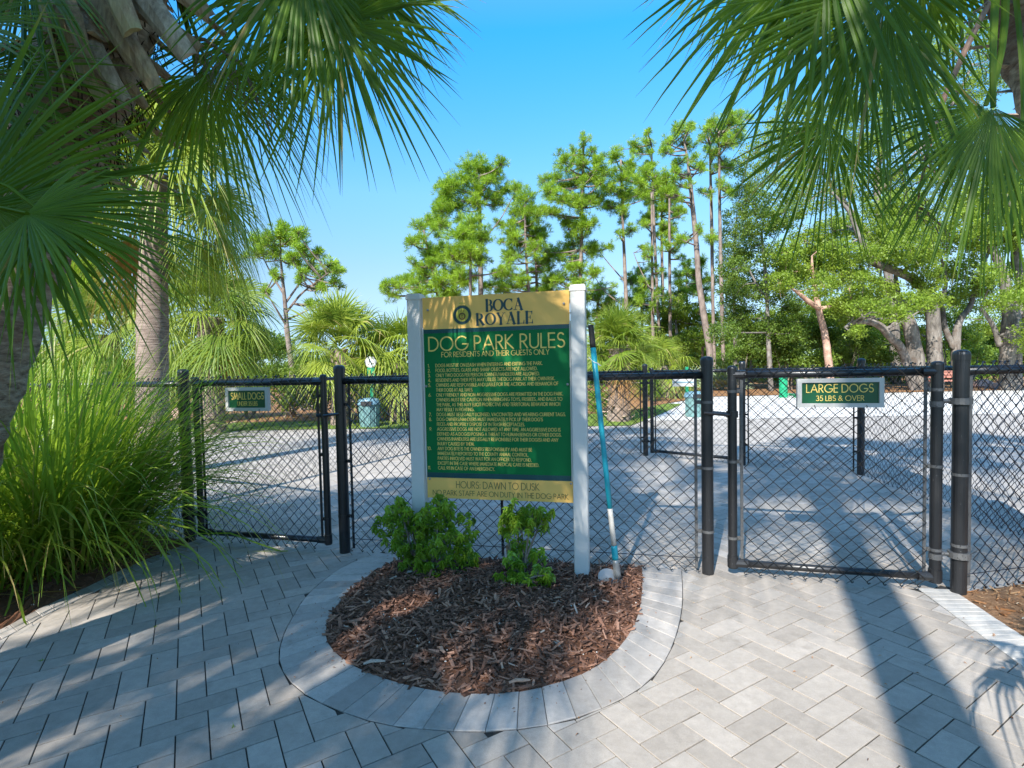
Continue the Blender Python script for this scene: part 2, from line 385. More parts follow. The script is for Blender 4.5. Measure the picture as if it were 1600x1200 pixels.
def closest(poly, p):                            # closest point on a closed outline, and the outward normal there
    A = poly; B = np.roll(poly, -1, axis=0); d = B-A
    t = np.clip(np.sum((p-A)*d, 1)/(np.sum(d*d, 1)+1e-12), 0, 1); Q = A+d*t[:, None]
    k = int(np.argmin(np.sum((Q-p)**2, 1))); e = unit(d[k])
    nr = np.array([e[1], -e[0]])
    if area(poly) < 0: nr = -nr
    return Q[k], nr

# ------------------------------------------------------------------ ground
def sheet(name, pts, z, mat, kind='structure'):
    mb = MB(); P = np.array([[p[0], p[1]] for p in pts])
    if area(P) < 0: P = P[::-1]
    mb.add(np.c_[P, np.full(len(P), z)], [list(range(len(P)))])
    return tag(mb.build(name, mat), kind=kind)
sheet('ground', [(-400, -60), (400, -60), (400, 600), (-400, 600)], -0.045, 'terrain')

ring_out = smooth_line([G(x, y)[:2] for x, y in [(592, 864), (540, 884), (488, 922), (455, 968), (437, 1015), (444, 1052), (478, 1085), (540, 1114), (610, 1133), (700, 1142), (790, 1141), (880, 1127), (960, 1098), (1020, 1058), (1052, 1005), (1066, 945), (1065, 890)]], 90)
ring_in = smooth_line([G(x, y)[:2] for x, y in [(640, 868), (602, 884), (556, 915), (522, 952), (509, 988), (520, 1015), (560, 1044), (620, 1066), (700, 1082), (780, 1084), (850, 1073), (920, 1048), (970, 1008), (996, 962), (1003, 920), (1003, 885)]], 90)
left_edge = smooth_line([G(x, y)[:2] for x, y in [(-260, 1090), (-100, 1028), (0, 984), (60, 952), (130, 920), (200, 886), (260, 862), (312, 842)]], 40)
right_edge = np.array([G(1487, 921)[:2], G(1600, 995)[:2], G(1760, 1098)[:2]])
right_in = np.array([G(1433, 919)[:2], G(1529, 990)[:2], G(1690, 1110)[:2]])
FL = [np.array([-6.2, 5.7]), np.array([-3.3, 4.35]), np.array([-2.39, 3.87]), np.array([-1.15, 3.55]), np.array([1.12, 3.05]), np.array([2.31, 2.73]), np.array([3.42, 2.98])]
left_bed = np.vstack([left_edge, FL[2][None]+[-0.05, 0.0], FL[1][None], FL[0][None], [[-7, 1.0]]])
right_bed = np.vstack([right_edge, [[5.5, 1.2]], [[5.5, 3.1]], FL[6][None], FL[5][None]+[0.03, 0.0]])
holes = [ring_out, left_bed, right_bed]
PAVE_FAR = 12.2
paving = sheet('paving', [(-16, -3), (8, -3), (14, 5), (14, PAVE_FAR), (-16, PAVE_FAR)], -0.0045, 'joint_sand')
paving['_o'] = [0, 0, 0]

W = 0.0975; TH = math.radians(31.5)
U2 = np.array([math.cos(TH), math.sin(TH)]); V2 = np.array([-math.sin(TH), math.cos(TH)])
O2 = G(181.9, 1086.9)[:2]
def cell(i, j, di, dj):
    a = O2+U2*i*W+V2*j*W
    return np.array([a, a+U2*di*W, a+U2*di*W+V2*dj*W, a+V2*dj*W])
# edging courses take a strip of the field away too
edge_strip = np.vstack([left_edge, (left_edge+np.array([0.1, -0.07]))[::-1]])
strip_r = np.vstack([right_in, right_edge[::-1]])
holes2 = holes+[edge_strip, strip_r]
cells = []
for i in range(-190, 190):
    for j in range(-190, 190):
        s = (i-j+3) % 4
        if s == 0: P = cell(i, j, 2, 1); vert = False
        elif s == 3: P = cell(i, j, 1, 2); vert = True
        else: continue
        c = P.mean(0)
        if c[1] < 0.75 or c[1] > PAVE_FAR-0.1 or abs(c[0]) > c[1]*1.05+0.55: continue
        cells.append((P, vert, c))
full, cut = [], []
for P, vert, c in cells:
    Q = P; clipped = False; dead = False
    for H in holes2:
        if np.min(np.sum((H-c)**2, 1)) > 9 and not inside(H, c): continue
        ins = [inside(H, p) for p in P]
        if all(ins): dead = True; break
        if any(ins) or inside(H, c):
            q, nr = closest(H, c); Q = clip_half(Q, q, nr); clipped = True
            if len(Q) < 3: dead = True; break
    if dead or len(Q) < 3 or abs(area(Q)) < 0.0012: continue
    pp = [proj((p[0], p[1], 0)) for p in Q]
    if any(p is None for p in pp): vis = 0
    else:
        pp = np.array(pp); m_ = pp.mean(0)
        vis = abs(area(pp)) if (-30 < m_[0] < 1630 and m_[1] < 1225) else 0
    (cut if clipped else full).append((vis, Q, vert, c))
allp = sorted([(a[0], 0, k) for k, a in enumerate(full)]+[(a[0], 1, k) for k, a in enumerate(cut)], reverse=True)
top = set((b_, k) for _, b_, k in allp[:298])
shared = {}
for vert in (False, True):
    mb = MB(); a, b_ = (2, 1) if not vert else (1, 2)
    P = np.array([[-a, -b_], [a, -b_], [a, b_], [-a, b_]])*W/2
    slab(mb, P); shared[vert] = mb.mesh('paver', 'paver')
field = MB()
for b_, lst in ((0, full), (1, cut)):
    for k, (vis, Q, vert, c) in enumerate(lst):
        dz = rnd.uniform(-0.0012, 0.0012)
        if (b_, k) in top:
            if b_ == 0:
                o = bpy.data.objects.new('paver', shared[vert]); sc.collection.objects.link(o)
                o.location = (c[0], c[1], dz); o.rotation_euler = (rnd.uniform(-.003, .003), rnd.uniform(-.003, .003), TH+rnd.uniform(-.004, .004))
            else:
                mb = MB(); slab(mb, Q-c, dz); o = bpy.data.objects.new('paver', mb.mesh('paver', 'paver')); sc.collection.objects.link(o); o.location = (c[0], c[1], 0)
            o.parent = paving
        else:
            slab(field, Q, dz, thick=0.012, tone=rnd.random())
fo = field.build('paver_field', 'paver_run', paving); fo['kind'] = 'stuff'

# soldier courses round the bed and along the planting edges
def course(name, A, B, n, mat, jit=0.0):
    root = MB(); P = np.vstack([A, B[::-1]])
    if area(P) < 0: P = P[::-1]
    root.add(np.c_[P, np.full(len(P), -0.0025)], [list(range(len(P)))])
    ro = tag(root.build(name, 'joint_sand'), kind='structure'); ro['_o'] = [0, 0, 0]
    A = smooth_line(A, n+1); B = smooth_line(B, n+1)
    for k in range(n):
        Q = np.array([A[k], A[k+1], B[k+1], B[k]]); c = Q.mean(0)
        if area(Q) < 0: Q = Q[::-1]
        mb = MB(); slab(mb, Q-c, 0.002+rnd.uniform(-.0008, .0012), gap=0.0009, ch=0.002)
        o = bpy.data.objects.new('paver', mb.mesh('paver', mat)); sc.collection.objects.link(o); o.location = (c[0], c[1], 0); o.parent = ro
    return ro
course('bed_border', ring_out, ring_in, 41, 'border_paver')
course('planting_edge', left_edge, left_edge+np.array([0.1, -0.07]), 26, 'border_paver')
course('pale_edge', right_in, right_edge, 22, 'pale_border')

# lawns, straw and far pavement beyond the fences
def gl(pts): return [G(x, y)[:2] for x, y in pts]
sheet('far_pavement', [(-16, PAVE_FAR-0.02), (14, PAVE_FAR-0.02), (14, 5), (30, 5), (40, 24.5), (-22, 24.5)], -0.0015, 'far_pavement')
lawn_poly = np.array([(-22, 11.6), (-4.3, 11.7), (0, 11.2), (2.5, 11.15), (4.2, 14.5), (5.6, 17.5), (4.5, 18.5), (-22, 15.0)])
sheet('lawn', lawn_poly, 0.012, 'lawn')
sheet('straw_bed', [(-26, 13.9), (0, 13.6), (3.1, 14.6), (5.3, 18.0), (8.0, 21.5), (40, 22.8), (40, 60), (-40, 60)], 0.02, 'pine_straw')
lg = MB()
for k in range(5200):
    x = rnd.uniform(-9.5, 5.2); y = rnd.uniform(11.2, 16.5)
    if not inside(lawn_poly, (x, y)): continue
    a = rnd.uniform(0, 6.28); h = rnd.uniform(0.03, 0.07); w = 0.012
    dx, dy = math.cos(a)*w, math.sin(a)*w
    lg.add([(x-dx, y-dy, 0.01), (x+dx, y+dy, 0.01), (x+dy*2, y-dx*2, h)], np.array([[0, 1, 2]]), rnd.random())
tag(lg.build('grass', 'lawn_blade'), kind='stuff', label='sunlit green lawn grass beyond the fences', cat='grass')

# planting beds with bark
def bed(name, outline, mat, mound=0.03, z=-0.004):
    mb = MB(); c = outline.mean(0); n = len(outline); K = [1, .9, .7, .45, .2]
    for k in K:
        mb_z = z+mound*(1-k**3); P = c+(outline-c)*k
        zz = mb_z+nrs.normal(0, 0.006, n)*(k < 1)
        mb.V.append(np.c_[P, zz]); mb.tone.append(np.full(n, .5)); mb.n += n
    i0 = np.arange(n); i1 = (i0+1) % n
    F = np.vstack([np.stack([j*n+i0, j*n+i1, (j+1)*n+i1, (j+1)*n+i0], 1) for j in range(len(K)-1)])
    mb.L.append(F.ravel()); mb.T.append(np.full(len(F), 4)); mb.L.append(np.arange(n)+(len(K)-1)*n); mb.T.append(np.array([n]))
    return tag(mb.build(name, mat), kind='structure')
bed('mulch_bed', ring_in, 'mulch_soil', 0.035)
bed('planting_bed', left_bed, 'mulch_soil', 0.03)
bed('litter_bed', right_bed, 'leaf_litter', 0.02)
def chips(name, outline, count, mat, lab, lmin, lmax, mound, pale=0.012, tilt=0.3, z=0.0, power=1.6):
    mb = MB(); lo, hi = outline.min(0), outline.max(0); c0 = outline.mean(0); R = np.max(np.linalg.norm(outline-c0, axis=1)); done = 0
    base = np.array([[-1, -1, -1], [1, -1, -1], [1, 1, -1], [-1, 1, -1], [-1, -1, 1], [1, -1, 1], [1, 1, 1], [-1, 1, 1]], float)
    F = np.array([[0, 3, 2, 1], [4, 5, 6, 7], [0, 1, 5, 4], [2, 3, 7, 6], [0, 4, 7, 3], [1, 2, 6, 5]])
    while done < count:
        p = np.array([rnd.uniform(lo[0], hi[0]), rnd.uniform(lo[1], hi[1])])
        if not inside(outline, p) or p[1] > 7 or abs(p[0]) > p[1]*1.05+.3: done += 0.2; continue
        done += 1
        L = lmin+(lmax-lmin)*rnd.random()**3.0; w = L*rnd.uniform(0.09, 0.22)+0.0015; t = w*rnd.uniform(.25, .5)
        B = base*(1+nrs.uniform(-.28, .28, (8, 3)))*[L/2, w/2, t/2]
        B[:, 2] += (B[:, 0]/L*2)**2*rnd.uniform(-.004, .006)
        a = rnd.uniform(0, math.pi); b_ = rnd.gauss(0, tilt); ca, sa, cb, sb = math.cos(a), math.sin(a), math.cos(b_), math.sin(b_)
        X = B[:, 0]*cb-B[:, 2]*sb; Z = B[:, 0]*sb+B[:, 2]*cb; Y = B[:, 1]
        q, _ = closest(outline, p); dd = min(1, np.linalg.norm(q-p)/0.25)
        h = z+mound*dd+abs(math.sin(b_))*L*.3+rnd.uniform(0, .012)*dd
        tn = rnd.random()**power*0.82; tn = rnd.uniform(.93, 1) if rnd.random() < pale else tn
        mb.add(np.c_[p[0]+X*ca-Y*sa, p[1]+X*sa+Y*ca, h+Z], F, tn)
    return tag(mb.build(name, mat), kind='stuff', label=lab, cat='mulch')
chips('bark_mulch', ring_in, 16500, 'bark_chip', 'dark brown shredded bark filling the bed under the sign', .005, .062, 0.034)
chips('bark_mulch', left_bed, 2600, 'bark_chip', 'dark fine mulch under the tall grass at left', .006, .04, 0.02, pale=.03)
chips('leaf_litter', right_bed, 1500, 'dry_leaf', 'orange brown fallen leaves and chips beside the right fence', .01, .06, 0.012, pale=.06, power=.9)
def scatter(name, pts, mat, lab, L0, L1, flat):
    mb = MB()
    for p in pts:
        L = rnd.uniform(L0, L1); a = rnd.uniform(0, 6.28); ca, sa = math.cos(a), math.sin(a); w = L*rnd.uniform(.15, .4)
        P = [(-L/2, 0, 0), (-L*.1, -w/2, flat), (L/2, 0, flat*.5), (L*.05, w/2, flat), (0, 0, flat*2)]
        mb.add([(p[0]+x*ca-y*sa, p[1]+x*sa+y*ca, .004+z) for x, y, z in P], np.array([[0, 1, 4], [1, 2, 4], [2, 3, 4], [3, 0, 4]]), rnd.random())
    return tag(mb.build(name, mat), kind='stuff', label=lab, cat='debris')
sp = []
for k in range(150):
    q = ring_in[rnd.randrange(len(ring_in))]; c = ring_in.mean(0); sp.append(q+(q-c)*abs(rnd.gauss(0, .09))+nrs.normal(0, .01, 2))
scatter('bark_crumbs', sp, 'bark_chip', 'bark crumbs spilled over the paver ring', .004, .018, .002)
scatter('leaf_debris', [np.array([rnd.uniform(-3, 3), rnd.uniform(1.5, 7)]) for _ in range(260)]+[np.array([rnd.uniform(1.2, 2.6), rnd.uniform(1.6, 3)]) for _ in range(50)], 'dry_leaf', 'small dry leaf bits and seeds scattered over the pavers', .004, .02, .003)
# a few bark pieces that stand out
for (x, y, L, w, rz, tn, lab) in [(585, 1040, .085, .02, .15, .97, 'long pale grey bark slab near the left rim of the mulch'),
                                 (812, 1070, .08, .02, .12, .88, 'tan bark slab lying at the front rim of the mulch'),
                                 (873, 939, .06, .013, .0, .86, 'tan bark stick in the mulch in front of the shovel'),
                                 (918, 951, .075, .008, 1.1, .95, 'thin grey curved stick standing in the mulch'),
                                 (640, 898, .045, .022, .6, .99, 'pale stub of bark beside the left shrub'),
                                 (830, 1005, .06, .014, .3, .8, 'flat brown bark piece in the middle of the mulch'),
                                 (690, 1020, .055, .02, 2.2, .84, 'grey brown bark wedge left of the middle of the mulch')]:
    g = G(x, y, .03); mb = MB(); pts = [np.array([-L/2, 0, 0]), np.array([-L/6, w*.15, .006]), np.array([L/5, -w*.1, .007]), np.array([L/2, w*.1, .002])]
    ca, sa = math.cos(rz), math.sin(rz)
    pts = [np.array([p[0]*ca-p[1]*sa, p[0]*sa+p[1]*ca, p[2]])+g+[0, 0, .012] for p in pts]
    tube(mb, pts, [w*.3, w*.5, w*.48, w*.25], 6, tone=tn, flat=.5, rough=.4)
    tag(mb.build('bark_piece', 'bark_chip', origin=g), lab, 'bark')
pb = MB()
for k in range(260):
    if k < 90: p = ring_in.mean(0)+nrs.normal(0, .35, 2); H = ring_in
    else: p = np.array([rnd.uniform(-3.2, -1.9), rnd.uniform(2.2, 3.8)]); H = left_bed
    if not inside(H, p): continue
    r = rnd.uniform(.002, .006); c = np.array([p[0], p[1], .045 if k < 90 else .022])
    v = np.array([[1, 0, 0], [0, 1, 0], [-1, 0, 0], [0, -1, 0], [0, 0, 1], [0, 0, -1]])*r*(1+nrs.uniform(-.3, .3, (6, 1)))+c
    pb.add(v, np.array([[0, 1, 4], [1, 2, 4], [2, 3, 4], [3, 0, 4], [1, 0, 5], [2, 1, 5], [3, 2, 5], [0, 3, 5]]))
tag(pb.build('pebbles', 'pebble'), kind='stuff', label='small pale shell bits scattered over the mulch', cat='shells')

# ------------------------------------------------------------------ fences
PITCHW = 0.0375
def seg_tubes(mb, A, B, r, tone=0.5):
    A = np.asarray(A); B = np.asarray(B); d = B-A; d /= np.linalg.norm(d, axis=1)[:, None]+1e-12
    ref = np.where(np.abs(d[:, 2:3]) < .9, [[0, 0, 1.0]], [[1.0, 0, 0]]); u = np.cross(ref, d); u /= np.linalg.norm(u, axis=1)[:, None]; w = np.cross(d, u)
    V = []
    for P in (A-d*r*.4, B+d*r*.4):
        for k in range(3):
            a = k*2*math.pi/3+.5; V.append(P+u*math.cos(a)*r+w*math.sin(a)*r)
    V = np.stack(V, 1).reshape(-1, 3); n = len(A); b_ = (np.arange(n)*6)[:, None, None]
    F = (b_+np.array([[0, 1, 4, 3], [1, 2, 5, 4], [2, 0, 3, 5]])[None]).reshape(-1, 4)
    mb.add(V, F, tone)
def wires(parent, A, B, z0, z1, off=0.03, r=0.0026, loops=True, p=PITCHW):
    A = np.asarray(A, float); B = np.asarray(B, float); L = np.linalg.norm(B-A); d = (B-A)/L; nr = np.array([d[1], -d[0]])
    if nr@(-(A+B)/2) < 0: nr = -nr               # towards the camera side
    nk = int(L/p); ni = int(round((z1-z0)/p)); S, E = [], []
    p_x = L/nk
    wob = nrs.normal(0, .0016, (nk+2, ni+2)); wz = nrs.normal(0, .0012, (nk+2, ni+2))
    def P(k, i):
        col = k+((i+k) % 2); x = col*p_x+wob[min(col, nk), i % (ni+1)]
        side = .0025 if (i+k) % 2 else -.0025
        q = A+d*min(x, L)+nr*(off+side); return np.array([q[0], q[1], z0+i*p+wz[min(col, nk), i % (ni+1)]])
    for k in range(nk):
        for i in range(ni): S.append(P(k, i)); E.append(P(k, i+1))
        if loops:                                   # knuckled selvage
            for i, sg in ((0, -1), (ni, 1)):
                q = P(k, i); m_ = q+np.array([d[0]*.006, d[1]*.006, sg*.011]); e = q+np.array([d[0]*.014, d[1]*.014, sg*.004])
                S += [q, m_]; E += [m_, e]
    mb = MB(); seg_tubes(mb, np.array(S), np.array(E), r)
    o = mb.build('chain_link', 'wire', parent); o['kind'] = 'stuff'; return o
def post(parent, p, h=1.27, r=0.044, mat='black_vinyl', name='post', z0=-0.02):
    mb = MB(); tube(mb, [(p[0], p[1], z0), (p[0], p[1], h-.055)], r, 20)
    tube(mb, [(p[0], p[1], h-.06), (p[0], p[1], h-.03)], r*1.1, 20, dome=True)
    return mb.build(name, mat, parent, smooth=False)
def rail(parent, a, b_, z, r=0.021, name='top_rail', mat='black_vinyl', off=0.0):
    mb = MB(); a = np.asarray(a); b_ = np.asarray(b_); tube(mb, [(a[0], a[1], z), ((a[0]+b_[0])/2, (a[1]+b_[1])/2, z-.002), (b_[0], b_[1], z)], r, 14)
    return mb.build(name, mat, parent, smooth=True)
def band(parent, p, z, r, out, mat='galv', name='brace_band'):
    mb = MB(); tube(mb, [(p[0], p[1], z-.0075), (p[0], p[1], z+.0075)], r+.002, 18)
    o = np.asarray(out); q = np.array([p[0], p[1]])+o*(r+.012)
    box(mb, (q[0], q[1], z), (o[0]*.014, o[1]*.014, 0), (-o[1]*.004, o[0]*.004, 0), (0, 0, .011))
    tube(mb, [(q[0]-o[1]*.015, q[1]+o[0]*.015, z), (q[0]+o[1]*.015, q[1]-o[0]*.015, z)], .006, 6)
    return mb.build(name, mat, parent)
def bar(parent, p, z0, z1, name='tension_bar', mat='worn_black'):
    mb = MB(); box(mb, (p[0], p[1], (z0+z1)/2), (.008, 0, 0), (0, .0025, 0), (0, 0, (z1-z0)/2)); return mb.build(name, mat, parent)
def dirn(a, b_): return unit(np.asarray(b_)-np.asarray(a))
def lerp(a, b_, t): return np.asarray(a)*(1-t)+np.asarray(b_)*t
RZ = 1.155
def run(name, label, pts, posts, group=None, h=1.27, z0=0.03, rs=None, bands=(0.25, 0.62, 1.0), tw=True, mat='black_vinyl', gaps=()):
    t = thing(name, label, 'fence', (pts[0][0], pts[0][1], 0), group)
    for k in range(len(pts)-1):
        a, b_ = np.asarray(pts[k]), np.asarray(pts[k+1]); d = dirn(a, b_)
        rail(t, a+d*.03, b_-d*.03, RZ); wires(t, a+d*.06, b_-d*.06, z0, RZ+.02)
        if tw:
            mb = MB(); tube(mb, [(a[0]+d[1]*.03, a[1]-d[0]*.03, z0+.075), (b_[0]+d[1]*.03, b_[1]-d[0]*.03, z0+.07)], .0026, 5); mb.build('tension_wire', 'wire', t)
    for k, p in enumerate(posts):
        p, r, m_ = p; post(t, p, h, r, m_)
        nb = [q for q in pts if 0.2 < np.linalg.norm(np.asarray(q)-p)]
        q = min(nb, key=lambda q: np.linalg.norm(np.asarray(q)-p)); o = dirn(p, q)
        for z in bands: band(t, p, z, r, o, 'galv' if (m_ == 'worn_black') else 'black_vinyl')
        bar(t, np.asarray(p)+o*(r+.03), z0, RZ-.02, mat='galv' if m_ == 'worn_black' else 'black_vinyl')
    return t
run('chain_link_fence', 'black chain link fence running left from the small dogs gate behind the tall grass', [FL[0], FL[1], FL[2]], [(FL[1], .035, 'black_vinyl'), (FL[2], .035, 'black_vinyl')])
run('chain_link_fence', 'black chain link fence panel directly behind the rules sign', [FL[3], FL[4]], [(FL[3], .036, 'black_vinyl'), (FL[4], .033, 'worn_black')])
run('chain_link_fence', 'black chain link fence right of the large dogs gate by the brown leaf litter', [FL[5], FL[6]], [(FL[5], .035, 'worn_black'), (FL[6], .04, 'black_vinyl')])
V1 = np.array([-1.53, 8.0]); V2_ = np.array([1.83, 7.3]); V3 = np.array([2.79, 6.43]); V4 = np.array([3.77, 5.73])
run('chain_link_fence', 'black chain link fence flanking the yard, seen through the small dogs gate', [FL[1]+[.05, .1], V1], [(V1, .03, 'black_vinyl')], tw=False)
run('chain_link_fence', 'rear black chain link fence mostly hidden by the rules sign', [V1+[.05, 0], V2_], [(V2_, .034, 'black_vinyl')], tw=False)
run('chain_link_fence', 'black chain link fence receding behind the large dogs gate to the right', [V3, V4, FL[6]+[-.03, .12]], [(V3, .036, 'black_vinyl'), (V4, .036, 'black_vinyl')], tw=False)

def gate(label, A, B, rl, rr, wornm, hinge_left, zb=0.075, name='chain_link_gate', latch=True, PL=None, PR=None, group=None):
    A, B = np.asarray(A), np.asarray(B); d = dirn(A, B); t = thing(name, label, 'gate', (A[0], A[1], 0), group)
    for p, r in ((A, rl), (B, rr)): 
        mb = MB(); tube(mb, [(p[0], p[1], .045), (p[0], p[1], 1.175)], r, 18); tube(mb, [(p[0], p[1], 1.16), (p[0], p[1], 1.19)], r*1.1, 18, dome=True); mb.build('gate_upright', wornm if p is A or wornm == 'black_vinyl' else 'worn_black', t)
    rail(t, A+d*rl, B-d*rr, RZ, name='gate_rail'); rail(t, A+d*rl, B-d*rr, zb, .02, name='gate_rail', mat=wornm)
    wires(t, A+d*.055, B-d*.055, 0.03, RZ+.02)
    for p, s, r in ((A, 1, rl), (B, -1, rr)):
        o = d*s; q = p+o*(r+.024); bar(t, q, .06, RZ-.02, mat='galv' if wornm == 'worn_black' else 'black_vinyl')
        for z in (.22, .66, 1.06): band(t, p, z, r, o, 'galv' if wornm == 'worn_black' else 'black_vinyl')
        mb = MB(); tube(mb, [(p[0], p[1], .05), (p[0], p[1], .115)], r+.004, 16); tube(mb, [(p[0], p[1], zb), (p[0]+o[0]*.08, p[1]+o[1]*.08, zb)], .025, 12); mb.build('corner_fitting', 'worn_black' if wornm == 'worn_black' else 'black_vinyl', t)
        mb = MB(); tube(mb, [(p[0], p[1], RZ), (p[0]+o[0]*.07, p[1]+o[1]*.07, RZ)], .026, 12); mb.build('corner_fitting', wornm, t)
    # latch fork and hinges reach across to the posts
    lp, fp = (PR, B) if hinge_left else (PL, A); hp, gp = (PL, A) if hinge_left else (PR, B)
    if latch and lp is not None:
        z = .93; mb = MB(); tube(mb, [(fp[0], fp[1], z-.018), (fp[0], fp[1], z+.018)], rr+.005, 16)
        o = dirn(fp, lp); e = np.linalg.norm(np.asarray(lp)-fp)
        for s in (-1, 1):
            nn = np.array([-o[1], o[0]])*.05*s; tube(mb, [(fp[0], fp[1], z), (fp[0]+o[0]*.03+nn[0], fp[1]+o[1]*.03+nn[1], z), (fp[0]+o[0]*(e+.02)+nn[0], fp[1]+o[1]*(e+.02)+nn[1], z+.012)], .009, 8)
        tube(mb, [(fp[0], fp[1], z+.0), (fp[0]-d[0]*.05, fp[1]-d[1]*.05-.03, z)], .012, 8)
        mb.build('latch', 'worn_black' if wornm == 'worn_black' else 'black_vinyl', t)
    if hp is not None:
        for z in (.2, 1.0):
            o = dirn(gp, hp); mb = MB(); tube(mb, [(hp[0], hp[1], z-.016), (hp[0], hp[1], z+.016)], .05, 16); tube(mb, [(gp[0], gp[1], z-.03), (gp[0], gp[1], z+.0)], rl+.006, 14)
            tube(mb, [(gp[0], gp[1], z), (hp[0], hp[1], z)], .011, 8); mb.build('hinge', 'galv' if wornm == 'worn_black' else 'black_vinyl', t)
    return t
dl = dirn(FL[2], FL[3]); gl_a = FL[2]+dl*.105; gl_b = FL[3]-dl*.125
dr = dirn(FL[4], FL[5]); gr_a = FL[4]+dr*.135; gr_b = FL[5]-dr*.105
gate('black chain link gate carrying the small dogs sign', gl_a, gl_b, .022, .022, 'black_vinyl', True, PL=FL[2], PR=FL[3])
gate('worn black chain link gate carrying the large dogs sign', gr_a, gr_b, .025, .027, 'worn_black', False, PL=FL[4], PR=FL[5])
dv = dirn(V2_, V3); gate('far black chain link gate with a blank sign box', V2_+dv*.1, V3-dv*.1, .024, .024, 'black_vinyl', True, PL=V2_, PR=V3)

# ------------------------------------------------------------------ stroke lettering
def arc(cx, cy, rx, ry, a0, a1, n=12):
    a = np.radians(np.linspace(a0, a1, n)); return [(cx+rx*math.cos(q), cy+ry*math.sin(q)) for q in a]
GL = {
 'A': (.80, [[(0, 0), (.40, 1), (.80, 0)], [(.14, .33), (.66, .33)]]),
 'B': (.52, [[(0, 0), (0, 1)], [(0, 1), (.2, 1)]+arc(.2, .755, .24, .245, 90, -90, 8)+[(0, .51)], [(.2, .51)]+arc(.24, .255, .28, .255, 90, -90, 8)+[(0, 0)]]),
 'C': (.80, [arc(.5, .5, .5, .5, 52, 308, 18)]),
 'D': (.74, [[(0, 0), (0, 1), (.24, 1)]+arc(.24, .5, .5, .5, 88, -88, 12)+[(.24, 0), (0, 0)]]),
 'E': (.44, [[(.44, 1), (0, 1), (0, 0), (.44, 0)], [(0, .53), (.42, .53)]]),
 'F': (.42, [[(.42, 1), (0, 1), (0, 0)], [(0, .53), (.4, .53)]]),
 'G': (.96, [arc(.5, .5, .5, .5, 48, 352, 20)+[(.56, .45)]]),
 'H': (.62, [[(0, 0), (0, 1)], [(.62, 0), (.62, 1)], [(0, .53), (.62, .53)]]),
 'I': (.10, [[(.05, 0), (.05, 1)]]),
 'J': (.28, [[(.28, 1), (.28, .2)]+arc(.12, .18, .16, .18, 0, -140, 7)]),
 'K': (.58, [[(0, 0), (0, 1)], [(.52, 1), (.03, .52), (.58, 0)]]),
 'L': (.36, [[(0, 1), (0, 0), (.36, 0)]]),
 'M': (.92, [[(0, 0), (.16, 1), (.46, .1), (.76, 1), (.92, 0)]]),
 'N': (.72, [[(0, 0), (0, 1), (.72, 0), (.72, 1)]]),
 'O': (1.0, [arc(.5, .5, .5, .5, 0, 360, 26)]),
 'P': (.48, [[(0, 0), (0, 1), (.2, 1)]+arc(.2, .73, .27, .27, 90, -90, 9)+[(0, .46)]]),
 'Q': (1.0, [arc(.5, .5, .5, .5, 0, 360, 26), [(.6, .3), (.95, -.05)]]),
 'R': (.52, [[(0, 0), (0, 1), (.2, 1)]+arc(.2, .745, .26, .255, 90, -90, 9)+[(0, .49)], [(.2, .49), (.52, 0)]]),
 'S': (.50, [arc(.25, .75, .22, .25, 35, 250, 10)+arc(.25, .26, .25, .26, 75, -145, 11)]),
 'T': (.50, [[(0, 1), (.5, 1)], [(.25, 1), (.25, 0)]]),
 'U': (.62, [[(0, 1), (0, .3)]+arc(.31, .3, .31, .3, 180, 360, 12)+[(.62, 1)]]),
 'V': (.72, [[(0, 1), (.36, 0), (.72, 1)]]),
 'W': (1.08, [[(0, 1), (.27, 0), (.54, 1), (.81, 0), (1.08, 1)]]),
 'X': (.64, [[(0, 0), (.62, 1)], [(.02, 1), (.64, 0)]]),
 'Y': (.64, [[(0, 1), (.32, .48), (.64, 1)], [(.32, .48), (.32, 0)]]),
 'Z': (.56, [[(.02, 1), (.56, 1), (0, 0), (.56, 0)]]),
 '1': (.2, [[(0, .86), (.18, 1), (.18, 0)]]),
 '2': (.5, [arc(.25, .73, .25, .27, 165, -30, 10)+[(0, 0), (.5, 0)]]),
 '3': (.48, [arc(.22, .755, .22, .245, 150, -90, 9)+arc(.22, .26, .26, .26, 90, -150, 10)]),
 '4': (.54, [[(.4, 0), (.4, 1), (0, .27), (.54, .27)]]),
 '5': (.5, [[(.46, 1), (.14, 1), (.06, .56)]+arc(.22, .31, .28, .31, 112, -140, 11)]),
 '6': (.54, [[(.42, 1), (.08, .46)]+arc(.27, .3, .27, .3, 150, 510, 18)]),
 '7': (.5, [[(0, 1), (.5, 1), (.14, 0)]]),
 '8': (.5, [arc(.25, .76, .21, .24, 0, 360, 14), arc(.25, .26, .25, .26, 0, 360, 14)]),
 '9': (.54, [[(.12, 0), (.46, .54)]+arc(.27, .7, .27, .3, -30, 330, 18)]),
 '0': (.56, [arc(.28, .5, .28, .5, 0, 360, 20)]),
 '.': (.06, [[(.03, 0), (.03, .09)]]), ',': (.08, [[(.06, .08), (0, -.14)]]), ':': (.06, [[(.03, .05), (.03, .14)], [(.03, .52), (.03, .61)]]),
 '(': (.18, [arc(.4, .5, .38, .68, 130, 230, 7)]), ')': (.18, [arc(-.2, .5, .38, .68, 50, -50, 7)]), '/': (.4, [[(0, -.08), (.4, 1.05)]]),
 '-': (.3, [[(.02, .38), (.28, .38)]]), "'": (.05, [[(.03, 1), (.03, .78)]]),
 '&': (.7, [[(.7, 0), (.16, .66)]+arc(.3, .8, .19, .2, 190, -20, 9)+[(.12, .42)]+arc(.25, .24, .24, .24, 140, 330, 9)+[(.62, .44)]]),
}
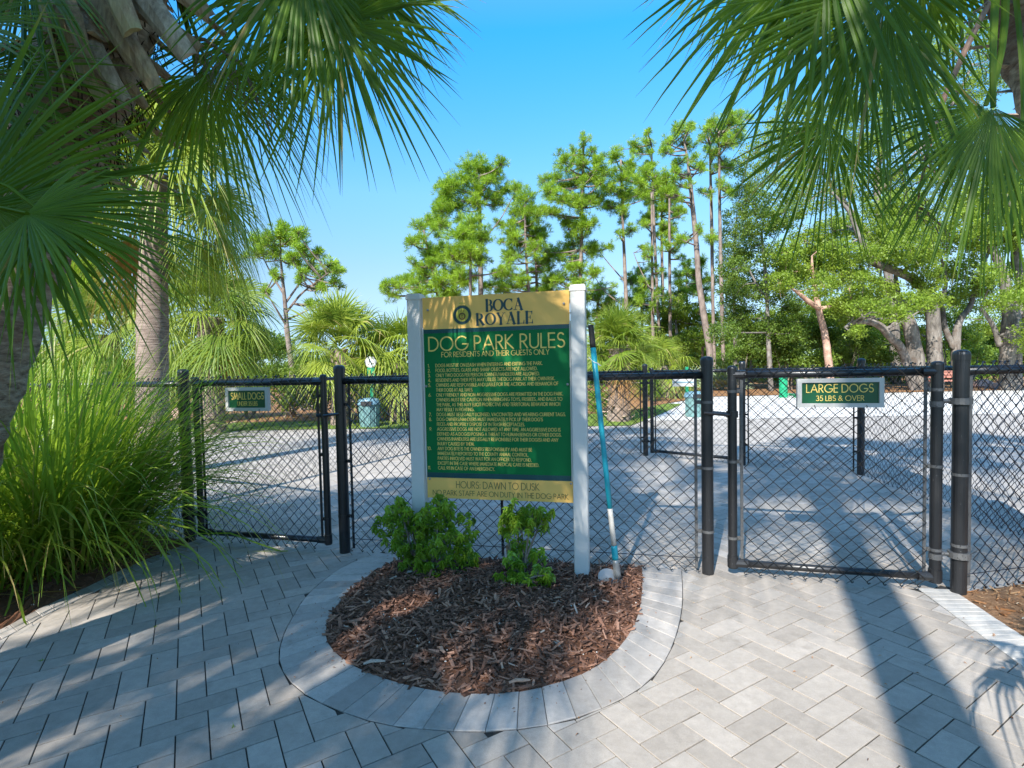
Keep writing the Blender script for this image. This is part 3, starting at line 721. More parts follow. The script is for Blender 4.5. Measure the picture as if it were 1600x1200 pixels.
SER = {   # (points, width scale) with thick stems and thin joins; widths in cap heights
 'B': (.66, [([(.16, .0), (.16, 1)], .17), ([(.02, .985), (.36, .985)]+arc(.36, .76, .17, .225, 90, -90, 8)+[(.16, .53)], [.035, .035]+[.035, .08, .13, .155, .155, .13, .08, .035]+[.035]), ([(.16, .53), (.38, .53)]+arc(.38, .27, .21, .26, 90, -90, 8)+[(.02, .015)], [.035, .035]+[.035, .08, .14, .17, .17, .14, .08, .035]+[.035])]),
 'O': (.86, [(arc(.43, .5, .38, .485, 0, 360, 28), 'o')]),
 'C': (.80, [(arc(.45, .5, .39, .485, 48, 312, 22), 'c'), ([(.73, .99), (.73, .68)], .035), ([(.73, .3), (.73, .2)], .03)]),
 'A': (.84, [([(.42, .97), (.70, .0)], .17), ([(.42, 1), (.12, .0)], .045), ([(.24, .34), (.62, .34)], .04), ([(.0, .015), (.28, .015)], .035), ([(.52, .015), (.84, .015)], .035)]),
 'R': (.80, [([(.16, .0), (.16, 1)], .17), ([(.02, .985), (.36, .985)]+arc(.36, .75, .19, .235, 90, -90, 8)+[(.16, .51)], [.035, .035]+[.035, .08, .14, .165, .165, .14, .08, .035]+[.035]), ([(.36, .5), (.66, .02)], .16), ([(.02, .015), (.32, .015)], .035), ([(.56, .015), (.80, .015)], .035)]),
 'Y': (.80, [([(.17, .98), (.42, .46)], .15), ([(.66, .98), (.42, .44)], .045), ([(.41, .5), (.41, 0)], .16), ([(.03, .985), (.33, .985)], .035), ([(.54, .985), (.79, .985)], .035), ([(.26, .015), (.56, .015)], .035)]),
 'L': (.66, [([(.16, 0), (.16, 1)], .17), ([(.02, .985), (.32, .985)], .035), ([(.02, .02), (.60, .02)], .04), ([(.60, .0), (.62, .3)], [.09, .02])]),
 'E': (.68, [([(.16, 0), (.16, 1)], .17), ([(.02, .98), (.58, .98)], .04), ([(.57, 1), (.58, .74)], [.09, .02]), ([(.16, .51), (.44, .51)], .04), ([(.44, .64), (.44, .38)], .04), ([(.02, .02), (.62, .02)], .04), ([(.61, 0), (.63, .3)], [.09, .02])]),
}
def ribbon(mb, P, w, fr, eps):
    P = np.array(P, float); keep = np.r_[True, np.linalg.norm(np.diff(P, axis=0), axis=1) > 1e-6]
    if not np.isscalar(w): w = np.asarray(w)[keep]
    P = P[keep]; n = len(P); w = np.full(n, w) if np.isscalar(w) else np.asarray(w, float)
    closed = np.linalg.norm(P[0]-P[-1]) < 1e-6 and n > 3
    d = np.diff(P, axis=0); d /= np.linalg.norm(d, axis=1)[:, None]+1e-12
    sharp = [i for i in range(1, n-1) if d[i-1]@d[i] < .62]
    if sharp:
        for q, (a, b_) in enumerate(zip([0]+sharp, sharp+[n-1])): ribbon(mb, P[a:b_+1].copy(), w[a:b_+1], fr, eps+q*.000004)
        return
    nn = np.zeros_like(P)
    for i in range(n):
        a = d[i-1] if i > 0 else (d[-1] if closed else d[0]); b_ = d[i] if i < n-1 else (d[0] if closed else d[-1])
        na = np.array([-a[1], a[0]]); nb = np.array([-b_[1], b_[0]]); m_ = na+nb; q = m_@na
        nn[i] = m_/max(q, .45)
    if not closed: P[0] -= d[0]*w[0]*.35; P[-1] += d[-1]*w[-1]*.35
    A = P+nn*w[:, None]/2; B = P-nn*w[:, None]/2
    O, ux, uy, nz = fr; Q = np.vstack([A, B]); V = O+Q[:, :1]*ux+Q[:, 1:]*uy+nz*eps
    i0 = np.arange(n-1); mb.add(V, np.stack([i0+n, i0+n+1, i0+1, i0], 1))
def text_width(s, font, gap):
    x = 0
    for ch in s: x += (.34 if ch == ' ' else font[ch][0]+gap)
    return x-gap
def text(parent, s, fr, x0, x1, base, cap, mat, eps=0.0008, font=None, stroke=.1, gap=None, name='lettering'):
    """caps on a plane: fr = origin, right, up, towards the reader; from x0 to x1 (x1 None = natural width)"""
    font = font or GL; gap = gap if gap is not None else .20; mb = MB()
    tw = text_width(s, font, gap); sx = (x1-x0)/tw if x1 is not None else cap; x = 0.0; e = eps
    for ch in s:
        if ch == ' ': x += .34; continue
        g = font[ch]
        for st in g[1]:
            if font is GL: pts, w = st, stroke*cap
            else:
                pts, w = st
                if isinstance(w, str):
                    a = np.radians(np.linspace(0, 360, len(pts)) if w == 'o' else np.linspace(48, 312, len(pts))); w = (.045+.125*np.abs(np.cos(a))**1.3)
                w = np.asarray(w)*cap*1.3 if not np.isscalar(w) else w*cap*1.3
            Q = [(x0+(x+a)*sx, base+b_*cap) for a, b_ in pts]
            ribbon(mb, Q, w, fr, e); e += .00002
        x += g[0]+gap
    return mb.build(name, mat, parent)

# ------------------------------------------------------------------ rules sign
BR = G(910, 905)[:2]                                    # foot of the right post
zt = at(905, 446, BR[1])[2]
BL = np.array([-0.572, BR[1]+0.225])
sd_ = dirn(BL, BR); sn = np.array([sd_[1], -sd_[0]]); N3 = np.array([sn[0], sn[1], 0]); U3 = np.array([sd_[0], sd_[1], 0]); Z3 = np.array([0, 0, 1.0])
sign = thing('notice_board', 'green and gold dog park rules sign on two pale posts above the mulch bed', 'sign', (*((BL+BR)/2), 0))
for P in (BL, BR):
    mb = MB(); q8 = [(-1, -.9), (-.9, -1), (.9, -1), (1, -.9), (1, .9), (.9, 1), (-.9, 1), (-1, .9)]
    mb.add([np.array([P[0], P[1], z])+U3*.041*a+N3*.041*b_ for z in (-.03, zt-.03) for a, b_ in q8], [[i, (i+1) % 8, 8+(i+1) % 8, 8+i] for i in range(8)]+[list(range(8, 16))])
    po = mb.build('post', 'sign_post', sign)
    mb = MB(); box(mb, (P[0], P[1], zt-.022), U3*.0455, N3*.0455, Z3*.012); box(mb, (P[0], P[1], zt-.005), U3*.040, N3*.040, Z3*.006)
    mb.build('post_cap', 'sign_post', po)
BW = np.linalg.norm(BR-BL)-.086-.012; BH = 1.205; zb_top = zt-.024
O3 = np.array([BL[0], BL[1], zb_top])+U3*(.043+.006)+N3*.012
def panel(name, x0, x1, y0, y1, thick, mat, push=0.0, parent=None):
    mb = MB(); c = O3+U3*(x0+x1)/2-Z3*(y0+y1)/2+N3*(push-thick/2)
    box(mb, c, U3*(x1-x0)/2, N3*thick/2, Z3*(y1-y0)/2); return mb.build(name, mat, parent or sign)
panel('rules_panel', 0, BW, .190, 1.082, .012, 'sign_green')
panel('header_panel', 0, BW, 0, .190, .014, 'sign_gold')
panel('accent_strip', 0, BW, .1905, .214, .0012, 'sign_teal', .0012)
panel('accent_strip', 0, BW, 1.052, 1.081, .0012, 'sign_teal', .0012)
fp = panel('hours_panel', .004, BW+.012, 1.083, 1.205, .010, 'sign_gold', .006)
for sx in (-.004, BW-.002): panel('side_channel', sx, sx+.007, .18, 1.09, .022, 'sign_post', .006)
for x, y in ((.035, .075), (BW-.03, .075), (.012, .53), (BW-.016, .53), (.02, 1.09), (BW-.005, 1.095)):
    mb = MB(); c = O3+U3*x-Z3*y; tube(mb, [c+N3*.0, c+N3*.007], .007, 10, dome=True); mb.build('bolt', 'steel', sign)
FR = (O3, U3, Z3, N3)
def st(s, x0, x1, base, cap, mat, stroke=.1, font=None, eps=.0009, gap=None): text(sign, s, FR, x0*BW, None if x1 is None else x1*BW, -base, cap, mat, eps, font, stroke, gap)
st('BOCA', .443, .700, .097, .066, 'navy_print', font=SER, gap=.06)
st('ROYALE', .375, .765, .176, .066, 'navy_print', font=SER, gap=.04)
lc = O3+U3*.282*BW-Z3*.112
def disc(name, r, depth, mat, dz=0.0, sx=1.0, parent=None, n=32, dx=0.0):
    mb = MB(); a = np.arange(n)*2*math.pi/n; c = lc+U3*dx+Z3*dz
    P = c+np.cos(a)[:, None]*U3*r*sx+np.sin(a)[:, None]*Z3*r+N3*depth; mb.add(P, [list(range(n))]); return mb.build(name, mat, parent or sign)
em = disc('emblem', .059, .0006, 'navy_print'); 
def ring(name, r0, r1, depth, mat, sx=1.0, dz=0.0, n=32):
    mb = MB(); a = np.arange(n)*2*math.pi/n; c = lc+Z3*dz+N3*depth
    P = np.vstack([c+np.cos(a)[:, None]*U3*r*sx+np.sin(a)[:, None]*Z3*r for r in (r0, r1)]); i0 = np.arange(n); i1 = (i0+1) % n
    mb.add(P, np.stack([i0, n+i0, n+i1, i1], 1)[:, ::-1]); return mb.build(name, mat, sign)
ring('emblem_rim', .056, .0585, .0009, 'emblem_gold'); disc('emblem_centre', .039, .0010, 'emblem_gold')
ring('emblem_figure', .0125, .022, .0014, 'brown_print', dz=-.008); disc('emblem_figure', .0105, .0016, 'brown_print', dz=-.008, sx=.62); disc('emblem_figure', .006, .0018, 'emblem_gold', dz=-.008, sx=.55)
for q in (-.4, 0, .4):
    mb = MB(); c = lc+N3*.0013; a = math.pi/2+q; e = c+U3*math.cos(a)*.033+Z3*math.sin(a)*.033-Z3*.003; b0 = c+U3*math.cos(a)*.022+Z3*math.sin(a)*.022-Z3*.003
    seg_tubes(mb, [b0], [e], .0016); mb.build('emblem_figure', 'brown_print', sign)
mb = MB()
for q in (-2, -1, 0, 1, 2):
    c = lc+Z3*.066+U3*q*.0075; mb.add([c-U3*.004+N3*.0008, c+U3*.004+N3*.0008, c+Z3*(.012-abs(q)*.002)+N3*.0008], [[0, 1, 2]])
mb.build('emblem_crown', 'emblem_gold', sign)
st('DOG PARK RULES', .040, .965, .318, .080, 'gold_print', .105)
st('FOR RESIDENTS AND THEIR GUESTS ONLY', .130, .865, .357, .0285, 'gold_print', .13)
rules = [('1.', 'DOGS MUST BE ON LEASH WHEN ENTERING AND EXITING THE PARK.', .82), ('2.', 'FOOD, BOTTLES, GLASS AND SHARP OBJECTS ARE NOT ALLOWED.', .785),
 ('3.', 'ONLY TWO DOGS PER PERSON (OWNER/HANDLER) ARE ALLOWED.', .80), ('4.', 'RESIDENTS AND THEIR PETS MAY UTILIZE THE DOG PARK AT THEIR OWN RISK.', .90),
 ('5.', 'OWNERS ARE RESPONSIBLE AND LIABLE FOR THE ACTIONS AND BEHAVIOR OF', .92), ('', 'THEIR DOGS AT ALL TIMES.', .345),
 ('6.', 'ONLY FRIENDLY AND NON-AGGRESSIVE DOGS ARE PERMITTED IN THE DOG PARK.', .95), ('', 'OWNERS MUST USE CAUTION WHEN BRINGING TOYS, FRISBEES, AND BALLS TO', .945),
 ('', 'THE PARK, AS THIS MAY ELICIT PROTECTIVE AND TERRITORIAL BEHAVIOR WHICH', .93), ('', 'MAY RESULT IN FIGHTING.', .35),
 ('7.', 'DOGS MUST BE LEGALLY LICENSED, VACCINATED AND WEARING CURRENT TAGS.', .965), ('8.', "DOG OWNERS/HANDLERS MUST IMMEDIATELY PICK UP THEIR DOG'S", .815),
 ('', 'FECES AND PROPERLY DISPOSE OF IN TRASH RECEPTACLES.', .695), ('9.', 'AGGRESSIVE DOGS ARE NOT ALLOWED AT ANY TIME. AN AGGRESSIVE DOG IS', .93),
 ('', 'DEFINED AS A DOG(S) POSING A THREAT TO HUMAN BEINGS OR OTHER DOGS.', .935), ('', 'OWNERS (HANDLERS) ARE LEGALLY RESPONSIBLE FOR THEIR DOG(S) AND ANY', .915),
 ('', 'INJURY CAUSED BY THEM.', .345), ('10.', "ANY DOG BITE IS THE OWNERS' RESPONSIBILITY AND MUST BE", .74), ('', 'IMMEDIATELY REPORTED TO THE COUNTY ANIMAL CONTROL.', .715),
 ('', 'PARTIES INVOLVED MUST WAIT FOR AN OFFICER TO RESPOND,', .735), ('', 'EXCEPT IN THE CASE WHERE IMMEDIATE MEDICAL CARE IS NEEDED.', .785), ('11.', 'CALL 911 IN CASE OF AN EMERGENCY.', .485)]
for k, (num, s, xe) in enumerate(rules):
    y = .416+k*.02935
    if num: st(num, .065-.018*len(num), None, y, .0185, 'gold_print', .15)
    st(s, .085, xe, y, .0185, 'gold_print', .14, gap=.24)
FR2 = (O3+N3*.006, U3, Z3, N3); FR_keep = FR; FR = FR2
st('HOURS: DAWN TO DUSK', .215, .785, 1.140, .0395, 'olive_print', .09)
st('NO PARK STAFF ARE ON DUTY IN THE DOG PARK', .045, .975, 1.186, .029, 'olive_print', .10)

# ------------------------------------------------------------------ gate signs
def gate_sign(label, C, d, w, h, lines):
    n = np.array([d[1], -d[0], 0]); u = np.array([d[0], d[1], 0]); C = np.asarray(C, float); c = C+n*.055
    t = thing('gate_sign', label, 'sign', C)
    fw = .022
    for nm, cx, cz, hx, hz in (('frame', 0, h/2-fw/2, w/2, fw/2), ('frame', 0, -h/2+fw/2, w/2, fw/2), ('frame', -w/2+fw/2, 0, fw/2, h/2-fw), ('frame', w/2-fw/2, 0, fw/2, h/2-fw)):
        mb = MB(); box(mb, c+u*cx+Z3*cz, u*hx, n*.014, Z3*hz); mb.build('frame', 'gate_sign_frame', t)
    mb = MB(); box(mb, c-n*.004, u*(w/2-fw+.0), n*.006, Z3*(h/2-fw)); mb.build('panel', 'gate_sign_green', t)
    fr = (c+n*.0035, u, Z3, n)
    for s, x0, x1, base, cap, k in lines: text(t, s, fr, x0*w, x1*w, base*h, cap*h, 'gold_print', .0006, GL, k)
    for x in (-w*.3, w*.3):
        mb = MB(); tube(mb, [c+u*x-n*.02+Z3*(-h/2+.004), c+u*x+n*.018+Z3*(-h/2+.012), c+u*(x+.01)+n*.018+Z3*(-h/2-.014)], .0018, 5); mb.build('tie', 'wire', t)
c = lerp(FL[2], FL[3], 0); 
def on_line(A, B, px, py):          # point of the vertical plane through A-B seen at a pixel
    A = np.asarray(A, float); B = np.asarray(B, float); d = FWD+(px-CX)/FPX*RGT+(py-CY)/FPX*DWN; e = B-A
    # solve A+s e = t d(xy)
    s_, t_ = np.linalg.solve(np.array([[e[0], -d[0]], [e[1], -d[1]]]), -A); p = A+e*s_
    return np.array([p[0], p[1], EYE+d[2]*t_])
gate_sign('small white framed green sign reading small dogs on the left gate', on_line(FL[2], FL[3], 396, 623), dl, .345, .163, [('SMALL DOGS', -.385, .385, .0, .27, .12), ('UNDER 35 LBS', -.235, .235, -.27, .17, .13)])
gate_sign('white framed green sign reading large dogs on the right gate', on_line(FL[4], FL[5], 1306, 613), dr, 0.41, .155, [('LARGE DOGS', -.385, .385, .02, .27, .11), ('35 LBS & OVER', -.27, .28, -.27, .17, .12)])
# back of a sign box on the far gate
c = on_line(V2_, V3, 1070, 597); t = thing('gate_sign', 'pale blank sign box hanging on the far gate', 'sign', c)
u = np.array([dv[0], dv[1], 0]); n_ = np.array([dv[1], -dv[0], 0]); mb = MB(); box(mb, c+n_*.03, u*.15, n_*.02, Z3*.055); mb.build('box', 'gate_sign_frame', t); mb = MB(); box(mb, c+n_*.052, u*.14, n_*.002, Z3*.008); mb.build('slot', 'bin_lid', t)

# ------------------------------------------------------------------ long handled pet waste shovel leaning on the post
foot = G(966, 914); topp = at(923, 508, BR[1]+.0); topp[1] = BR[1]-.02; topp = at(923, 508, topp[1])
sh = thing('shovel', 'long handled teal and white scoop shovel leaning against the right sign post', 'shovel', foot)
def pt(t): return foot*(1-t)+topp*t+np.array([0, 0, -.012*math.sin(t*math.pi)])
def seg(name, a, b_, r0, r1, mat, parent=sh):
    mb = MB(); tt = np.linspace(a, b_, 6); tube(mb, [pt(q) for q in tt], np.linspace(r0, r1, 6), 12); return mb.build(name, mat, parent, smooth=True)
seg('grip', .915, 1.0, .0165, .0155, 'rubber'); seg('handle', .30, .915, .0150, .0155, 'shovel_teal'); seg('lower_handle', .155, .30, .0155, .015, 'shovel_white')
seg('sleeve', .10, .155, .018, .018, 'shovel_teal'); seg('socket', .03, .10, .022, .017, 'shovel_grey')
mb = MB(); a = np.linspace(0, 2*math.pi, 18, endpoint=False); cc = foot+np.array([-.055, -.005, .045])
ux, uy = unit([1, .1, -.25]), unit([.15, .3, 1.0])
P = cc+np.cos(a)[:, None]*ux*.062+np.sin(a)[:, None]*uy*.048; Pb = P+np.cross(ux, uy)*.003+0
mb.add(np.vstack([P, Pb, [cc+np.cross(ux, uy)*.012]]), [list(q) for q in np.stack([np.arange(18), (np.arange(18)+1) % 18, 18+(np.arange(18)+1) % 18, 18+np.arange(18)], 1)]+[[18+i, 18+(i+1) % 18, 36] for i in range(18)]+[list(range(18))[::-1]])
mb.build('scoop', 'steel', sh)
mb = MB(); tube(mb, [foot+[0, 0, .03], foot+[.004, -.01, .0], foot+[-.02, -.02, .02]], [.022, .026, .02], 10); mb.build('knuckle', 'shovel_grey', sh)
for k in range(5):
    mb = MB(); b0 = foot+np.array([.0, 0, .03]); e = foot+np.array([.02+.012*k, -.09+.012*k, -.005]); tube(mb, [b0, (b0+e)/2+[0, 0, -.004], e], .0022, 5); mb.build('tine', 'shovel_grey', sh)
mb = MB(); q = pt(.86); tube(mb, [q+[-.03, .02, .03], q+[-.005, -.018, .0], q+[.02, -.012, -.008], q+[.035, .0, -.02], q+[.0, .03, -.0]], .0022, 5); tag(mb.build('string', 'string', origin=q), 'thin white string tying the shovel handle to the post', 'string')

# ------------------------------------------------------------------ waste station, bins, fountain and far bits
def bin_station(loc, h, lab, group, disc_on=True):
    t = thing('waste_station', lab, 'waste station', loc, group); x, y, z = loc
    mb = MB(); box(mb, (x, y+.02, h*.5), (.035, 0, 0), (0, .025, 0), (0, 0, h*.5)); mb.build('post', 'station_green', t)
    mb = MB(); box(mb, (x, y-.01, h-.2), (.085, 0, 0), (0, .02, 0), (0, 0, .13)); mb.build('dispenser', 'station_green', t)
    if disc_on:
        mb = MB(); tube(mb, [(x, y-.035, h+.055), (x, y-.03, h+.055)], .128, 28); s = mb.build('sign_disc', 'white_panel', t)
        a = np.arange(28)*2*math.pi/28; P = [np.c_[x+np.cos(a)*r, np.full(28, y-.0365), h+.055+np.sin(a)*r] for r in (.108, .120)]
        mb = MB(); i0 = np.arange(28); i1 = (i0+1) % 28; mb.add(np.vstack(P), np.stack([i0, i1, 28+i1, 28+i0], 1)); mb.build('rim_print', 'black_print', s)
        mb = MB(); Y = y-.037; zc = h+.055
        S = [((-.035, -.07), (-.03, -.0)), ((-.05, -.07), (-.03, -.0)), ((-.03, -.0), (-.033, .045)), ((-.03, .03), (.0, .0)), ((.0, .0), (.045, -.035)), ((.02, -.035), (.07, -.03)), ((.025, -.035), (.022, -.07)), ((.062, -.03), (.066, -.07)), ((.07, -.03), (.085, -.012))]
        seg_tubes(mb, np.array([[x+a_[0], Y, zc+a_[1]] for a_, b_ in S]), np.array([[x+b_[0], Y, zc+b_[1]] for a_, b_ in S]), .0075)
        tube(mb, [(x-.033, Y, zc+.062), (x-.033, Y-.001, zc+.062)], .014, 10); mb.build('pictogram', 'black_print', s)
        mb = MB(); box(mb, (x, y-.035, h-.33), (.06, 0, 0), (0, .006, 0), (0, 0, .085)); mb.build('notice', 'white_panel', t)
    return t
def trash_can(loc, r, h, lab, m1='bin', m2='bin_lid'):
    t = thing('trash_can', lab, 'trash can', loc, 'trash cans in the dog runs'); x, y, _ = loc
    mb = MB(); tube(mb, [(x, y, 0), (x, y, h*.1), (x, y, h*.75), (x, y, h*.78)], [r*.86, r*.88, r*.98, r*1.03], 22); mb.build('body', m1, t)
    for k in range(10):
        a = k*2*math.pi/10; mb = MB(); tube(mb, [(x+math.cos(a)*r*.88, y+math.sin(a)*r*.88, .05), (x+math.cos(a)*r*.98, y+math.sin(a)*r*.98, h*.74)], .012, 5); mb.build('rib', m1, t)
    mb = MB(); tube(mb, [(x, y, h*.77), (x, y, h*.8), (x, y, h*.95), (x, y, h)], [r*1.08, r*1.1, r*.98, r*.5], 22); ld = mb.build('lid', m2, t)
    mb = MB(); box(mb, (x, y-r*1.02, h*.83), (r*.5, 0, 0), (0, .02, 0), (0, 0, h*.07)); mb.build('flap', 'rubber', ld)
    return t
g = G(573, 669); bin_station((g[0]+.02, g[1]+.45, 0), 1.42, 'green waste bag station with round white dog sign above the fence rail', 'dog waste stations')
trash_can((g[0], g[1]+.25, 0), .235, .66, 'teal grey trash can standing before the lawn, left of the rules sign')
g = G(1079, 651); trash_can((g[0]+.1, g[1], 0), .23, .62, 'pale blue trash can seen between the far gate bars')
bin_station((g[0]+.02, g[1]+.3, 0), 1.22, 'green post of a waste station just behind the far pale trash can', 'dog waste stations', False)
g = G(1224, 621); t = thing('drinking_fountain', 'bright green dog drinking fountain on the pale pavement beyond the right gate', 'drinking fountain', g)
mb = MB(); tube(mb, [g, g+[0, 0, .9]], .15, 18); tube(mb, [g+[0, 0, .9], g+[0, 0, .93]], .17, 18, dome=True); mb.build('pedestal', 'hydrant_green', t)
mb = MB(); c = g+[0, -.12, .86]; tube(mb, [c, c+[0, -.1, .06], c+[0, -.1, .09]], [.07, .17, .19], 16); mb.build('basin', 'steel', t)
c = g+[.42, -.15, 0]; mb = MB(); tube(mb, [c, c+[0, 0, .09], c+[0, 0, .14], c+[0, 0, .15]], [.1, .14, .26, .27], 18); tube(mb, [c+[0, 0, .1], g+[.1, 0, .12]], .05, 8); mb.build('dog_bowl', 'hydrant_green', t)
mb = MB(); tube(mb, [c+[0, 0, .13], c+[0, 0, .156]], [.2, .235], 18); mb.build('bowl_insert', 'steel', t)
# low boulders, red bench and a utility cart near the oaks at right
for (x, y, r, nm, cat, lab, mt) in [(1536, 606, .35, 'boulder', 'rock', 'pinkish boulder below the right oak beyond the fence', 'pink_rock'), (276, 655, .28, 'boulder', 'rock', 'pink grey boulder seen low through the grass near the left post', 'pink_rock'), (1560, 608, .26, 'boulder', 'rock', 'smaller pale pink boulder right of the other one by the oak', 'pink_rock')]:
    g = G(x, y); mb = MB(); n = 12
    tube(mb, [g+[0, 0, z*r] for z in (-.1, .25, .6, .95, 1.15)], [r*q for q in (1.1, 1.25, 1.1, .7, .25)], n, rough=.25); tag(mb.build(nm, mt, origin=g), lab, cat)
g = G(1462, 611); g2 = G(1500, 611); t = thing('park_bench', 'faded red bench half hidden behind the right gate posts', 'bench', (g+g2)/2)
mb = MB(); c = (g+g2)/2; L = (g2-g)/2*1.25; box(mb, c+[0, 0, .44], L, (0, .22, 0), (0, 0, .03)); mb.build('seat', 'red_paint', t)
for k in range(3):
    mb = MB(); box(mb, c+[0, .25, .6+.13*k], L, (0, .015, 0), (0, 0, .05)); mb.build('back_slat', 'red_paint', t)
for s in (-.8, .8):
    for yy in (-.18, .22):
        mb = MB(); box(mb, c+L*s+[0, yy, .21+(.25 if yy > 0 else 0)], (.03, 0, 0), (0, .03, 0), (0, 0, .21+(.25 if yy > 0 else 0))); mb.build('leg', 'black_vinyl', t)

# ------------------------------------------------------------------ palms
def fan_leaf(mb, hub, t, n, R, nS=46, spread=150, droop=.25, fold=.12, tipd=.25, tone=None, seed=0, curl=0.0, wid=1.0, split=.36):
    rs = np.random.RandomState(seed); t = unit(t); n = np.asarray(n, float); n = unit(n-t*(n@t)); s = np.cross(n, t)
    sp = math.radians(spread); th = np.linspace(-sp, sp, nS)+rs.normal(0, sp/nS*.35, nS)
    ln = R*(.70+.30*np.cos(th*.72))*(1+rs.normal(0, .05, nS)); U = np.array([.015, .18, split, .55, .74, .89, 1.0])
    dth = 2*sp/nS; wfull = 2*np.tan(dth/2)*split*R
    wf = np.array([np.tan(dth/2)*2*U[0]*R, np.tan(dth/2)*2*U[1]*R, wfull, wfull*.92, wfull*.62, wfull*.28, wfull*.03])*wid
    wf[:3] = np.array([np.tan(dth/2)*2*U[0]*R, np.tan(dth/2)*2*U[1]*R, wfull])
    dr = np.cos(th)[:, None]*t+np.sin(th)[:, None]*s                      # (S,3)
    pr = -np.sin(th)[:, None]*t+np.cos(th)[:, None]*s
    tw = rs.normal(0, .35, nS); lat = rs.normal(0, .055, nS); td = tipd*rs.uniform(.35, 1.6, nS)
    r = U[None, :]*ln[:, None]
    C = hub+dr[:, None, :]*r[..., None]
    C = C+n*(fold*np.abs(np.sin(th))[:, None]*r-curl*(np.cos(th).clip(0)[:, None]*r**2/R))[..., None]
    C = C+pr[:, None, :]*(lat[:, None]*(U[None]-.3).clip(0)*ln[:, None])[..., None]
    dz = droop*(U[None]**2.0)*ln[:, None]+td[:, None]*((U[None]-.45).clip(0)**1.6)*ln[:, None]*1.4
    C[..., 2] -= dz
    # a real segment does not stretch: pull back horizontally by what it fell
    hw = wf[None, :]/2*np.where(rs.rand(nS) < .06, .5, 1)[:, None]
    tang = np.cos(tw[:, None]*(U[None]-.3).clip(0)*2.2); lift = np.sin(tw[:, None]*(U[None]-.3).clip(0)*2.2)
    side = pr[:, None, :]*(hw*tang)[..., None]+n*(hw*lift)[..., None]
    ridge = n*(hw*.42)[..., None]*np.ones((nS, 1, 1))
    V = np.stack([C-side, C+ridge, C+side], 2)                            # (S,U,3pts,3)
    nU = len(U); V = V.reshape(-1, 3); b_ = np.arange(nS)[:, None]*nU*3; k = np.arange(nU-1)[None]*3; q = (b_+k).ravel()
    F = np.vstack([np.stack([q, q+1, q+4, q+3], 1), np.stack([q+1, q+2, q+5, q+4], 1)])
    tb = (.5 if tone is None else tone)+rs.normal(0, .12, nS); tn = np.repeat(np.clip(tb, 0, 1), nU*3).reshape(nS, nU, 3)
    dry = rs.rand(nS); tn[dry < .45, -1] = 1.5; tn[dry < .2, -2] = 1.25; tn[dry < .025] = 1.4
    mb.add(V, F, tn.ravel())
def petiole(mb, a, d0, L, sag, r0=.022, r1=.011, tone=.6):
    a = np.asarray(a, float); d0 = unit(d0); u = np.linspace(0, 1, 7); P = a+d0*(u[:, None]*L); P[:, 2] -= sag*L*u**2
    tube(mb, P, np.linspace(r0, r1, 7), 6, tone=tone, flat=.55); e = unit(P[-1]-P[-2]); return P[-1], e
def palm_leaf(root, base, d0, Lp, R, sag=.2, mat='palm_leaf', seed=0, tone=.5, **kw):
    mb = MB(); hub, e = petiole(mb, base, d0, Lp, sag)
    up = np.array([0, 0, 1.0])+.5*np.random.RandomState(seed+5).normal(0, 1, 3)
    if abs(e[2]) > .8: up = np.array([d0[0], d0[1], .35 if e[2] < 0 else -.35])+0
    if e[2] < -.55: up = np.array([d0[0]*1.2, d0[1]*1.2, .8])
    fan_leaf(mb, hub, e, up, R, seed=seed, tone=tone, **kw); return mb.build('leaf', mat, root)
def leaf_to(root, base, hub, t, n, R, seed, mat='palm_leaf_near', tone=.45, **kw):      # a leaf whose blade is known; its stalk bends to it
    mb = MB(); base = np.asarray(base, float); hub = np.asarray(hub, float); t = unit(t); u = np.linspace(0, 1, 9)[:, None]; D = np.linalg.norm(hub-base)
    P = (1-u)**3*base+3*(1-u)**2*u*(base+(unit(hub-base)+[0, 0, .35])*D*.4)+3*(1-u)*u**2*(hub-t*D*.3)+u**3*hub
    tube(mb, P, np.linspace(.022, .010, 9), 6, tone=.75, flat=.55); fan_leaf(mb, hub, t, n, R, seed=seed, tone=tone, **kw); return mb.build('leaf', mat, root)
def trunk(root, pts, radii, mat, n=22, rough=.06, steps=40):
    P = smooth_line(pts, steps); s = np.linspace(0, 1, steps); r = np.interp(s, np.linspace(0, 1, len(radii)), radii)
    r = r*(1+nrs.normal(0, rough*.35, steps)); mb = MB(); tube(mb, P, r, n, rough=rough); return mb.build('trunk', mat, root, smooth=True)
